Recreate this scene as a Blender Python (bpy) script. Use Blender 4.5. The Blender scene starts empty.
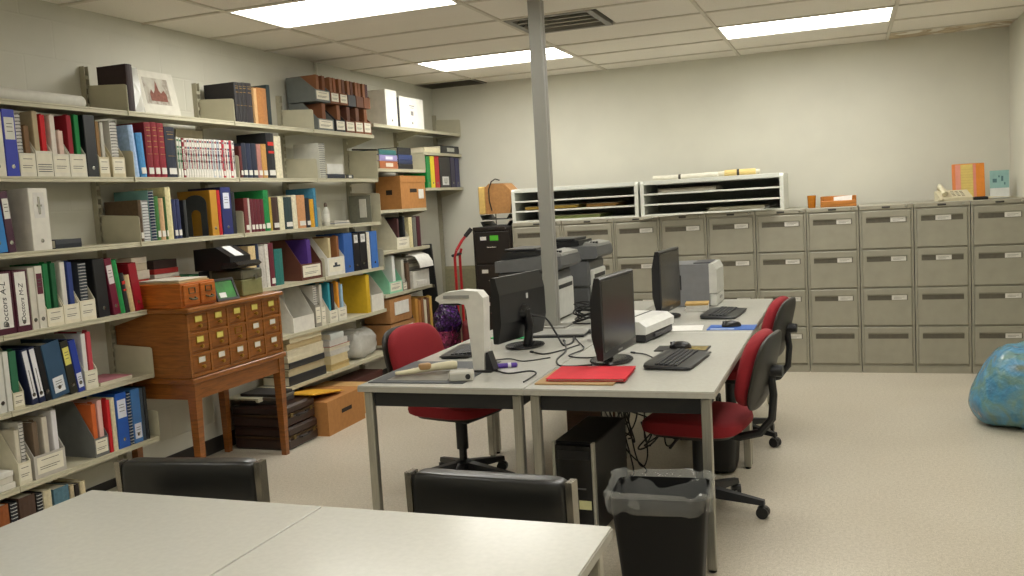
import bpy, math, random
from mathutils import Matrix, Vector
random.seed(7)
scene = bpy.context.scene
COL = scene.collection
# ---------------------------------------------------------------- camera
EYE = Vector((0, 0, 1.516))
FW = Vector((-0.34626211, 0.93337867, -0.09437592))
RT = Vector((0.93788466, 0.34207568, -0.0579361))
UP = Vector((0.02179261, 0.10857481, 0.99384938))
cd = bpy.data.cameras.new('camera'); cam = bpy.data.objects.new('camera', cd); COL.objects.link(cam)
cd.sensor_width = 36; cd.lens = 912.98 / 1024 * 36; cd.clip_start = 0.05
cam.matrix_world = Matrix(((RT.x, UP.x, -FW.x, EYE.x), (RT.y, UP.y, -FW.y, EYE.y), (RT.z, UP.z, -FW.z, EYE.z), (0, 0, 0, 1)))
scene.camera = cam
# ---------------------------------------------------------------- world, exposure (the room is closed: only its lamps light it)
w = bpy.data.worlds.new('world'); scene.world = w; w.use_nodes = True
w.node_tree.nodes['Background'].inputs[0].default_value = (.05, .05, .05, 1)
w.node_tree.nodes['Background'].inputs[1].default_value = 1
vs = scene.view_settings
vs.view_transform = 'Standard'; vs.look = 'None'; vs.gamma = 1; vs.use_curve_mapping = False; vs.exposure = -0.0
LAMP = 14.5
LAMPCOL = (1.0, .975, .91)
# ---------------------------------------------------------------- room dimensions
XL, XR, YB, YF, ZC = -3.90, 1.265, 8.53, -2.6, 2.685
XS = -3.62
# ---------------------------------------------------------------- materials
def lin(h):
    h = h.lstrip('#'); c = [int(h[i:i+2], 16) / 255 for i in (0, 2, 4)]
    return tuple(x / 12.92 if x <= .04045 else ((x + .055) / 1.055) ** 2.4 for x in c) + (1,)
MATS = {}
def M(col, rough=.55, metal=0, kind='plain', var=.10, scale=40, bump=.05, alpha=1, trans=0, coat=0, spec=.5):
    key = (col, rough, metal, kind, var, scale, bump, alpha, trans, coat, spec)
    if key in MATS: return MATS[key]
    m = bpy.data.materials.new('%s_%s' % (kind, col.lstrip('#'))); m.use_nodes = True
    nt = m.node_tree; N = nt.nodes; L = nt.links; b = N['Principled BSDF']
    c = lin(col)
    b.inputs['Roughness'].default_value = rough; b.inputs['Metallic'].default_value = metal
    b.inputs['Specular IOR Level'].default_value = spec
    if coat: b.inputs['Coat Weight'].default_value = coat; b.inputs['Coat Roughness'].default_value = .15
    if trans: b.inputs['Transmission Weight'].default_value = trans
    if alpha < 1: b.inputs['Alpha'].default_value = alpha
    tc = N.new('ShaderNodeTexCoord')
    def noise(sc, det=3, vec=None):
        n = N.new('ShaderNodeTexNoise'); n.inputs['Scale'].default_value = sc; n.inputs['Detail'].default_value = det
        L.new(vec or tc.outputs['Object'], n.inputs['Vector']); return n
    def ramp(src, stops):
        r = N.new('ShaderNodeValToRGB'); e = r.color_ramp.elements
        while len(e) < len(stops): e.new(.5)
        for i, (p, cc) in enumerate(stops): e[i].position = p; e[i].color = cc
        L.new(src, r.inputs[0]); return r
    def sc(k): return tuple(min(1, x * k) for x in c[:3]) + (1,)
    def setbump(src, st, dist=.002):
        bp = N.new('ShaderNodeBump'); bp.inputs['Strength'].default_value = st; bp.inputs['Distance'].default_value = dist
        L.new(src, bp.inputs['Height']); L.new(bp.outputs['Normal'], b.inputs['Normal'])
    if kind == 'wood':
        mp = N.new('ShaderNodeMapping'); mp.inputs['Scale'].default_value = (3, 3, 30)
        L.new(tc.outputs['Object'], mp.inputs['Vector'])
        n = noise(2.2, 6, mp.outputs['Vector']); n.inputs['Distortion'].default_value = 1.2
        r = ramp(n.outputs['Fac'], [(.3, sc(.62)), (.55, sc(1)), (.75, sc(1.25))])
        L.new(r.outputs[0], b.inputs['Base Color']); setbump(n.outputs['Fac'], .1)
    elif kind == 'floor':
        n = noise(190, 2); n2 = noise(1.3, 3); n3 = noise(60, 4)
        r = ramp(n.outputs['Fac'], [(.32, sc(.72)), (.5, sc(1)), (.68, sc(1.12))])
        r2 = ramp(n2.outputs['Fac'], [(.3, (.93, .92, .9, 1)), (.7, (1, 1, 1, 1))])
        r3 = ramp(n3.outputs['Fac'], [(.35, (.86, .85, .82, 1)), (.6, (1, 1, 1, 1))])
        mx = N.new('ShaderNodeMix'); mx.data_type = 'RGBA'; mx.blend_type = 'MULTIPLY'; mx.inputs[0].default_value = 1
        L.new(r.outputs[0], mx.inputs[6]); L.new(r2.outputs[0], mx.inputs[7])
        m2 = N.new('ShaderNodeMix'); m2.data_type = 'RGBA'; m2.blend_type = 'MULTIPLY'; m2.inputs[0].default_value = 1
        L.new(mx.outputs[2], m2.inputs[6]); L.new(r3.outputs[0], m2.inputs[7])
        L.new(m2.outputs[2], b.inputs['Base Color']); setbump(n3.outputs['Fac'], .03)
    elif kind == 'block':
        br = N.new('ShaderNodeTexBrick'); br.inputs['Scale'].default_value = 1
        br.inputs['Brick Width'].default_value = .4; br.inputs['Row Height'].default_value = .2; br.inputs['Mortar Size'].default_value = .006
        br.inputs['Mortar Smooth'].default_value = .4
        br.inputs['Color1'].default_value = (1, 1, 1, 1); br.inputs['Color2'].default_value = (1, 1, 1, 1); br.inputs['Mortar'].default_value = (0, 0, 0, 1)
        sp = N.new('ShaderNodeSeparateXYZ'); L.new(tc.outputs['Object'], sp.inputs[0])
        cb = N.new('ShaderNodeCombineXYZ'); L.new(sp.outputs['Y'], cb.inputs[0]); L.new(sp.outputs['Z'], cb.inputs[1])
        L.new(cb.outputs[0], br.inputs['Vector'])
        n = noise(3, 3); r = ramp(n.outputs['Fac'], [(.3, sc(.95)), (.7, sc(1.03))]); L.new(r.outputs[0], b.inputs['Base Color'])
        n2 = noise(120, 2)
        ad = N.new('ShaderNodeMath'); ad.operation = 'MULTIPLY_ADD'; ad.inputs[1].default_value = .15
        L.new(n2.outputs['Fac'], ad.inputs[0]); L.new(br.outputs['Color'], ad.inputs[2])
        setbump(ad.outputs[0], .35, .004)
    elif kind in ('tile', 'stain'):
        n = noise(160, 2); r = ramp(n.outputs['Fac'], [(.28, sc(.80)), (.42, sc(1)), (.7, sc(1.03))])
        out = r.outputs[0]
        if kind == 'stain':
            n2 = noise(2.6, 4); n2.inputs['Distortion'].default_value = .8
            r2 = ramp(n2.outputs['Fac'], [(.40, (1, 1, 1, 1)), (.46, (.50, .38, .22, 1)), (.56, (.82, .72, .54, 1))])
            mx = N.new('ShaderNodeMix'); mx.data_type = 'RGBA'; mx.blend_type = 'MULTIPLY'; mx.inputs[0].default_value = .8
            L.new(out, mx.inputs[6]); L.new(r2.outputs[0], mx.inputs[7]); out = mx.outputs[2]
        L.new(out, b.inputs['Base Color']); setbump(n.outputs['Fac'], .15)
    elif kind == 'bag':
        n = noise(4.5, 3); n.inputs['Distortion'].default_value = .6
        r = ramp(n.outputs['Fac'], [(.28, lin('#3f6478')), (.40, lin('#4a86a8')), (.50, lin('#688e88')), (.60, lin('#5592ba')), (.72, lin('#74806a'))])
        L.new(r.outputs[0], b.inputs['Base Color']); setbump(noise(14, 4).outputs['Fac'], .8, .03)
    elif kind == 'tinsel':
        v = N.new('ShaderNodeTexVoronoi'); v.inputs['Scale'].default_value = 45; L.new(tc.outputs['Object'], v.inputs['Vector'])
        r = ramp(v.outputs['Color'], [(.2, sc(.4)), (.6, sc(1)), (.85, sc(2.4))]); L.new(r.outputs[0], b.inputs['Base Color']); setbump(v.outputs['Distance'], 1, .01)
    elif kind == 'drawing':   # a tinted print of a brick building on grey paper
        n = noise(14, 5); r = ramp(n.outputs['Fac'], [(.35, lin('#b9b6a8')), (.55, lin('#a8a194')), (.62, lin('#8f8578')), (.7, lin('#b0aca0'))])
        L.new(r.outputs[0], b.inputs['Base Color'])
    elif kind == 'emit':
        b.inputs['Base Color'].default_value = c
        b.inputs['Emission Color'].default_value = LAMPCOL + (1,); b.inputs['Emission Strength'].default_value = LAMP
    else:
        n = noise(scale, 3)
        if kind == 'fabric': n = noise(350, 2); bump = max(bump, .25)
        if kind == 'brushed':
            mp = N.new('ShaderNodeMapping'); mp.inputs['Scale'].default_value = (80, 80, 3); L.new(tc.outputs['Object'], mp.inputs['Vector']); n = noise(4, 4, mp.outputs['Vector'])
        r = ramp(n.outputs['Fac'], [(.3, sc(1 - var)), (.7, sc(1 + var))]); L.new(r.outputs[0], b.inputs['Base Color'])
        if bump: setbump(n.outputs['Fac'], bump)
    MATS[key] = m
    return m
def paper(c): return M(c, .8, var=.06, scale=25, bump=.03)
def cloth(c): return M(c, .62, var=.14, scale=60, bump=.08)
def plastic(c, r=.4): return M(c, r, var=.06, scale=20, bump=.02)
def steel(c, r=.45): return M(c, r, var=.05, scale=12, bump=.03)
CHROME = M('#b8b8b4', .22, 1, 'brushed')
BLACK = plastic('#17181a', .45)
# ---------------------------------------------------------------- mesh builder
class MB:
    def __init__(s): s.v = []; s.f = []; s.T = None
    def add(s, vs, fs):
        o = len(s.v)
        s.v += [tuple(s.T @ Vector(p)) if s.T else tuple(p) for p in vs]
        s.f += [tuple(i + o for i in f) for f in fs]
        return s
    def box(s, x0, x1, y0, y1, z0, z1):
        return s.add([(x0,y0,z0),(x1,y0,z0),(x1,y1,z0),(x0,y1,z0),(x0,y0,z1),(x1,y0,z1),(x1,y1,z1),(x0,y1,z1)],
                     [(0,3,2,1),(4,5,6,7),(0,1,5,4),(1,2,6,5),(2,3,7,6),(3,0,4,7)])
    def cbox(s, x0, x1, y0, y1, z0, z1, c=.004):
        c = min(c, (x1-x0)*.49, (y1-y0)*.49, (z1-z0)*.49)
        V = []; 
        X = ((x0, x0+c), (x1, x1-c)); Y = ((y0, y0+c), (y1, y1-c)); Z = ((z0, z0+c), (z1, z1-c))
        idx = {}
        for i in (0, 1):
            for j in (0, 1):
                for k in (0, 1):
                    for a in range(3):
                        p = (X[i][0 if a == 0 else 1], Y[j][0 if a == 1 else 1], Z[k][0 if a == 2 else 1])
                        idx[i, j, k, a] = len(V); V.append(p)
        F = []
        for i in (0, 1):
            q = [idx[i,0,0,0], idx[i,1,0,0], idx[i,1,1,0], idx[i,0,1,0]]; F.append(q if i else q[::-1])
            q = [idx[0,i,0,1], idx[1,i,0,1], idx[1,i,1,1], idx[0,i,1,1]]; F.append(q[::-1] if i else q)
            q = [idx[0,0,i,2], idx[1,0,i,2], idx[1,1,i,2], idx[0,1,i,2]]; F.append(q if i else q[::-1])
        for i in (0, 1):
            for j in (0, 1):
                q = [idx[i,j,0,0], idx[i,j,0,1], idx[i,j,1,1], idx[i,j,1,0]]; F.append(q if (i == j) else q[::-1])
                q = [idx[i,0,j,0], idx[i,1,j,0], idx[i,1,j,2], idx[i,0,j,2]]; F.append(q if (i != j) else q[::-1])
                q = [idx[0,i,j,1], idx[0,i,j,2], idx[1,i,j,2], idx[1,i,j,1]]; F.append(q if (i != j) else q[::-1])
                for k in (0, 1):
                    q = [idx[i,j,k,0], idx[i,j,k,1], idx[i,j,k,2]]; F.append(q if (i+j+k) % 2 else q[::-1])
        return s.add(V, F)
    def prism(s, poly, axis, a, b):
        n = len(poly)
        def P(p, t): return {'x': (t, p[0], p[1]), 'y': (p[0], t, p[1]), 'z': (p[0], p[1], t)}[axis]
        V = [P(p, a) for p in poly] + [P(p, b) for p in poly]
        F = [tuple(range(n))[::-1], tuple(range(n, 2*n))] + [(i, (i+1) % n, n+(i+1) % n, n+i) for i in range(n)]
        return s.add(V, F)
    def cyl(s, p0, p1, r0, r1=None, n=14, cap=True):
        r1 = r0 if r1 is None else r1
        p0, p1 = Vector(p0), Vector(p1); d = (p1 - p0).normalized()
        a = d.orthogonal().normalized(); b = d.cross(a)
        V = []
        for p, r in ((p0, r0), (p1, r1)):
            V += [tuple(p + (a*math.cos(2*math.pi*i/n) + b*math.sin(2*math.pi*i/n))*r) for i in range(n)]
        F = [(i, (i+1) % n, n+(i+1) % n, n+i) for i in range(n)]
        if cap: F += [tuple(range(n))[::-1], tuple(range(n, 2*n))]
        return s.add(V, F)
    def tube(s, pts, r, n=8, closed=False, flat=None):
        pts = [Vector(p) for p in pts]; m = len(pts); V = []; ref = Vector((.13, .31, .94)).normalized()
        for i, p in enumerate(pts):
            d = (pts[(i+1) % m if closed else min(i+1, m-1)] - pts[i-1 if (i or closed) else 0])
            d = d.normalized() if d.length > 1e-9 else Vector((0, 0, 1))
            a = (ref - d*ref.dot(d))
            a = a.normalized() if a.length > 1e-3 else d.orthogonal().normalized()
            b = d.cross(a); rr = r[i] if isinstance(r, (list, tuple)) else r
            V += [tuple(p + (a*math.cos(2*math.pi*k/n) + b*math.sin(2*math.pi*k/n))*rr) for k in range(n)]
        F = []
        for i in range(m if closed else m-1):
            j = (i+1) % m
            F += [(i*n+k, i*n+(k+1) % n, j*n+(k+1) % n, j*n+k) for k in range(n)]
        if not closed: F += [tuple(range(n))[::-1], tuple((m-1)*n+k for k in range(n))]
        return s.add(V, F)
    def lathe(s, prof, n=20, c=(0, 0)):
        V = []; m = len(prof)
        for r, z in prof: V += [(c[0]+r*math.cos(2*math.pi*k/n), c[1]+r*math.sin(2*math.pi*k/n), z) for k in range(n)]
        F = [(i*n+k, i*n+(k+1) % n, (i+1)*n+(k+1) % n, (i+1)*n+k) for i in range(m-1) for k in range(n)]
        if prof[0][0] > 1e-6: F.append(tuple(range(n))[::-1])
        if prof[-1][0] > 1e-6: F.append(tuple((m-1)*n+k for k in range(n)))
        return s.add(V, F)
    def sq(s, c, r, e1=.4, e2=.4, nu=24, nv=14, fn=None):
        def pw(t, e): return math.copysign(abs(t)**e, t)
        V = []
        for j in range(nv+1):
            ph = -math.pi/2 + math.pi*j/nv
            for i in range(nu):
                th = 2*math.pi*i/nu
                p = (pw(math.cos(ph), e1)*pw(math.cos(th), e2), pw(math.cos(ph), e1)*pw(math.sin(th), e2), pw(math.sin(ph), e1))
                q = (c[0]+r[0]*p[0], c[1]+r[1]*p[1], c[2]+r[2]*p[2])
                V.append(fn(q) if fn else q)
        F = [(j*nu+i, j*nu+(i+1) % nu, (j+1)*nu+(i+1) % nu, (j+1)*nu+i) for j in range(nv) for i in range(nu)]
        return s.add(V, F)
    def build(s, name, mat, parent=None, smooth=False, loc=None, rot=None):
        me = bpy.data.meshes.new(name); me.from_pydata(s.v, [], s.f); me.update()
        if smooth:
            me.polygons.foreach_set('use_smooth', [True]*len(me.polygons))
            try: me.set_sharp_from_angle(angle=math.radians(40))
            except Exception: pass
        me.materials.append(mat)
        o = bpy.data.objects.new(name, me); COL.objects.link(o)
        if parent: o.parent = parent
        if loc: o.location = loc
        if rot: o.rotation_euler = rot
        return o
SEEN = {}
def tag(o, label, cat, group=None):
    o['label'] = label; o['category'] = cat
    if group: o['group'] = group
    return o
def thing(name, label, cat, loc=(0, 0, 0), rz=0, group=None, rot=None):
    o = bpy.data.objects.new(name, None); COL.objects.link(o); o.empty_display_size = .05
    o.location = loc; o.rotation_euler = rot or (0, 0, rz)
    return tag(o, label, cat, group)
def struct(o): o['kind'] = 'structure'; return o
def copy_tree(o, parent=None):
    c = o.copy(); COL.objects.link(c); c.parent = parent
    for ch in list(o.children): copy_tree(ch, c)
    return c
def rect_frame(mb, y0, y1, z0, z1, t, x0, x1):
    mb.box(x0, x1, y0, y0+t, z0, z1); mb.box(x0, x1, y1-t, y1, z0, z1); mb.box(x0, x1, y0+t, y1-t, z0, z0+t); mb.box(x0, x1, y0+t, y1-t, z1-t, z1)
R = math.radians
# ================================================================ the room
struct(MB().box(XL-.1, XR+.1, YF-.1, YB+.1, -.1, 0).build('floor', M('#d0c8b8', .33, kind='floor', spec=.5)))
WALL = M('#d6d4c6', .62, var=.03, scale=3, bump=.04)
struct(MB().box(XL-.15, XL, YF-.1, YB+.1, 0, ZC+.2).build('wall_left', M('#c6c4b6', .6, kind='block')))
struct(MB().box(XL, XR, YB, YB+.15, 0, ZC+.2).build('wall_back', WALL))
struct(MB().box(XR, XR+.15, YF-.1, YB+.15, 0, ZC+.2).build('wall_right', WALL))
struct(MB().box(XL, XR, YF-.15, YF, 0, ZC+.2).build('wall_front', WALL))
struct(MB().cbox(XL, XL+.012, YF, YB, 0, .1, .003).build('baseboard_left', M('#2a2723', .5)))
struct(MB().cbox(XL+.012, XR, YB-.012, YB, 0, .1, .003).build('baseboard_back', M('#2a2723', .5)))
struct(MB().cbox(XR-.012, XR, YF, YB-.012, 0, .1, .003).build('baseboard_right', M('#2a2723', .5)))
# ceiling: T-bar grid and lay-in tiles
gx = [XL] + [-3.315 + 1.22*i for i in range(4)] + [XR]
gy = [7.53 + .61 - .61*i for i in range(18)]; gy = [YB] + gy + [YF]; gy = sorted(g for g in gy if g >= YF)
cm = MB().box(XL-.1, XR+.1, YF-.1, YB+.1, ZC+.2, ZC+.25)
for x in gx[1:-1]: cm.box(x-.012, x+.012, YF, YB, ZC, ZC+.03)
for y in gy[1:-1]:
    for i in range(len(gx)-1): cm.box(gx[i]+(.012 if i else 0), gx[i+1]-(.012 if i < len(gx)-2 else 0), y-.012, y+.012, ZC, ZC+.03)
ceil = struct(cm.build('ceiling', M('#d2cbbc', .7, var=.04)))
LIGHTS = []
for j, y in enumerate(gy[:-1]):
    for i in (1, 3):
        if any(abs(y-t) < .02 for t in ((6.92, 4.48, -.40) if i == 1 else (6.92, 4.48, 2.04, -.40))): LIGHTS.append((i, j))
VENT = None
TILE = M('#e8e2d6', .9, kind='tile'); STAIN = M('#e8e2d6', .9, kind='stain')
tc_ = {}
for i in range(len(gx)-1):
    for j in range(len(gy)-1):
        if (i, j) in LIGHTS: continue
        x0, x1, y0, y1 = gx[i]+.012*(i > 0), gx[i+1]-.012*(i < len(gx)-2), gy[j]+.012*(j > 0), gy[j+1]-.012*(j < len(gy)-2)
        if i == 2 and abs(gy[j]-5.70) < .02: x0 = gx[i]+.63
        if i == 0 and j == len(gy)-2: continue
        if i == 0 and j == len(gy)-3: pass
        key = (round(x1-x0, 3), round(y1-y0, 3))
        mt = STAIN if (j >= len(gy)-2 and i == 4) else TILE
        if key not in tc_ or mt is STAIN:
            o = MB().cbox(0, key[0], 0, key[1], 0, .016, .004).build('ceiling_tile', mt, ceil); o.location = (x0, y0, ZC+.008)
            if mt is TILE: tc_[key] = o
        else:
            o = tc_[key].copy(); COL.objects.link(o); o.location = (x0, y0, ZC+.008)
# recessed fluorescent troffers
names = {(1, 6.92): 'ceiling light panel nearest the back left corner, beyond the grey pole', (3, 6.92): 'ceiling light panel above the filing cabinets on the right',
         (1, 4.48): 'large ceiling light panel above the bookshelves, cut by the top edge'}
for (i, j) in LIGHTS:
    x0, x1, y0, y1 = gx[i]+.012, gx[i+1]-.012, gy[j]+.012, gy[j+1]-.012
    lab = next((v for (a, b), v in names.items() if a == i and abs(b-gy[j]) < .02), None)
    lab = lab or 'ceiling light panel outside the picture, %s column, %s row' % (('left' if i == 1 else 'right'), {4: 'third', 2: 'second', 0: 'first'}[int(round(gy[j]/2.44))*2 if gy[j] > 0 else 0])
    t = thing('ceiling_light', lab, 'ceiling light', ((x0+x1)/2, (y0+y1)/2, ZC), group='recessed fluorescent ceiling panels')
    W, D = (x1-x0)/2, (y1-y0)/2
    fr = MB(); fr.box(-W, W, -D, -D+.012, 0, .05); fr.box(-W, W, D-.012, D, 0, .05); fr.box(-W, -W+.012, -D+.012, D-.012, 0, .05); fr.box(W-.012, W, -D+.012, D-.012, 0, .05); fr.box(-W, W, -D, D, .05, .06)
    fr.build('frame', M('#d8d6cc', .4), t)
    MB().box(-W+.013, W-.013, -D+.013, D-.013, .012, .02).build('diffuser', M('#f4f2ea', .4, kind='emit'), t)
# supply diffuser beside the pole: stepped louvres in a square frame
t = thing('ceiling_vent', 'square grey metal air diffuser in the ceiling behind the pole', 'air vent', (-2.083+.305, 6.005, ZC))
vm = steel('#77736a'); W = .293
fr = MB(); fr.box(-W, W, -W, -W+.04, -.004, .03); fr.box(-W, W, W-.04, W, -.004, .03); fr.box(-W, -W+.04, -W+.04, W-.04, -.004, .03); fr.box(W-.04, W, -W+.04, W-.04, -.004, .03)
fr.build('frame', vm, t)
MB().box(-W+.04, W-.04, -W+.04, W-.04, .09, .1).build('duct', M('#55524a', .8), t)
for k in range(4):
    y = -.2 + k*.12
    MB().prism([(y-.05, .0), (y-.046, -.003), (y+.05, .05), (y+.046, .055)], 'x', -W+.042, W-.042).build('louvre', steel('#cfccc0'), t)
t = thing('return_grille', 'dark slotted return air grille in the back left ceiling corner', 'air vent', (XL, 8.152, ZC))
MB().box(.0, .59, 0, .37, .035, .045).build('backing', M('#2a2823', .8), t)
fr = MB(); fr.box(0, .598, 0, .02, 0, .03); fr.box(0, .598, .356, .376, 0, .03); fr.box(0, .02, .02, .356, 0, .03); fr.box(.578, .598, .02, .356, 0, .03); fr.build('frame', steel('#6d685b'), t)
for k in range(8): MB().prism([(.035+k*.04, .002), (.038+k*.04, 0), (.065+k*.04, .024), (.062+k*.04, .026)], 'x', .02, .578).build('slat', steel('#5e594e'), t)
cdt = MB().cyl((0, 0, 0), (0, 0, .26), .012, n=10); 
t = thing('conduit', 'thin painted conduit on left wall above the stacked document boxes', 'pipe', (XL+.02, 6.34, ZC-.26)); cdt.build('pipe', WALL, t, True)
MB().cbox(-.02, .006, -.02, .02, .08, .11, .002).build('clamp', WALL, t)
# ================================================================ wall shelving
SHELF = steel('#bdb8a0', .5); UPR = steel('#aaa58f', .5)
BY = [3.0575 + .914*k for k in range(7)]; BY[6] = YB-.03
ZZ = [2.119, 1.765, 1.414, 1.043, .692, .337]
BAYS = [(-1, 0, [z for z in ZZ] + [.06], 'steel wall shelving bay cut off by the left edge'),
        (0, 1, ZZ + [.06], 'steel wall shelving bay left of the wooden card cabinet'),
        (1, 2, ZZ[:3], 'steel wall shelving bay directly above the wooden card cabinet'),
        (2, 3, ZZ, 'steel wall shelving bay just right of the card cabinet'),
        (3, 4, ZZ, 'steel wall shelving bay holding stacked brown document files'),
        (4, 5, [2.215, 1.85, 1.505, 1.162, .80, .375], 'steel wall shelving bay with the kraft carton, different shelf heights'),
        (5, 6, [2.215, 2.012, 1.685], 'short steel shelving bay in the back corner with rainbow binders')]
PLATES = {(1, 2.119), (2, 2.119), (3, 2.119), (1, 1.765), (2, 1.765), (3, 1.765), (4, 1.765), (1, 1.414), (2, 1.414), (3, 1.414), (4, 1.414), (1, .692), (1, .337), (6, 2.215), (4, 1.043), (5, 1.85), (3, 1.043)}
for a, b, zs, lab in BAYS:
    y0 = BY[a] if a >= 0 else BY[0]-.914
    y1 = BY[b]
    t = thing('shelving_bay', lab, 'shelving', (-3.865, y0, 0), group='steel wall shelving bays')
    L = y1-y0
    for z in zs:
        mb = MB(); prof = [(0, z-.012), (.23, z-.012), (.236, z-.026), (.255, z-.026), (.255, z-.012), (.2515, z-.010), (.255, z-.008), (.255, z), (0, z)]
        mb.prism(prof, 'y', .002, L-.002); mb.build('shelf', SHELF, t)
        for kk, yy in ((a, .0), (b, L)):
            if kk == b and (b, round(z, 3)) in PLATES:
                hp = .145
                p = MB().prism([(0, z-.03), (.255, z-.03), (.262, z-.02), (.262, z+hp-.012), (.25, z+hp-.004), (0, z+hp+.012)], 'y', L-.0015, L+.0015)
                p.build('bracket_plate', SHELF, t)
            elif kk == a and a == 4 and z in (1.85, 1.505):
                MB().prism([(0, z-.03), (.255, z-.03), (.262, z-.02), (.262, z+.133), (.25, z+.141), (0, z+.157)], 'y', .002, .005).build('bracket_plate', SHELF, t)
            elif kk == b or a == -1:
                MB().prism([(0, z-.09), (.02, z-.09), (.24, z-.03), (.24, z-.012), (0, z-.012)], 'y', L-.0015, L+.0015).build('bracket', SHELF, t)
    for yy in ([0, L] if a == -1 else [L]):
        top = 2.38 if b < 4 else 2.42
        u = MB(); u.box(-.035, -.001, yy-.016, yy-.012, .02, top); u.box(-.035, -.001, yy+.012, yy+.016, .02, top); u.box(-.035, -.031, yy-.012, yy+.012, .02, top)
        z = .06
        while z < top-.03: u.box(-.006, -.002, yy-.012, yy+.012, z, z+.02); z += .05
        u.build('upright', UPR, t)

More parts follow.
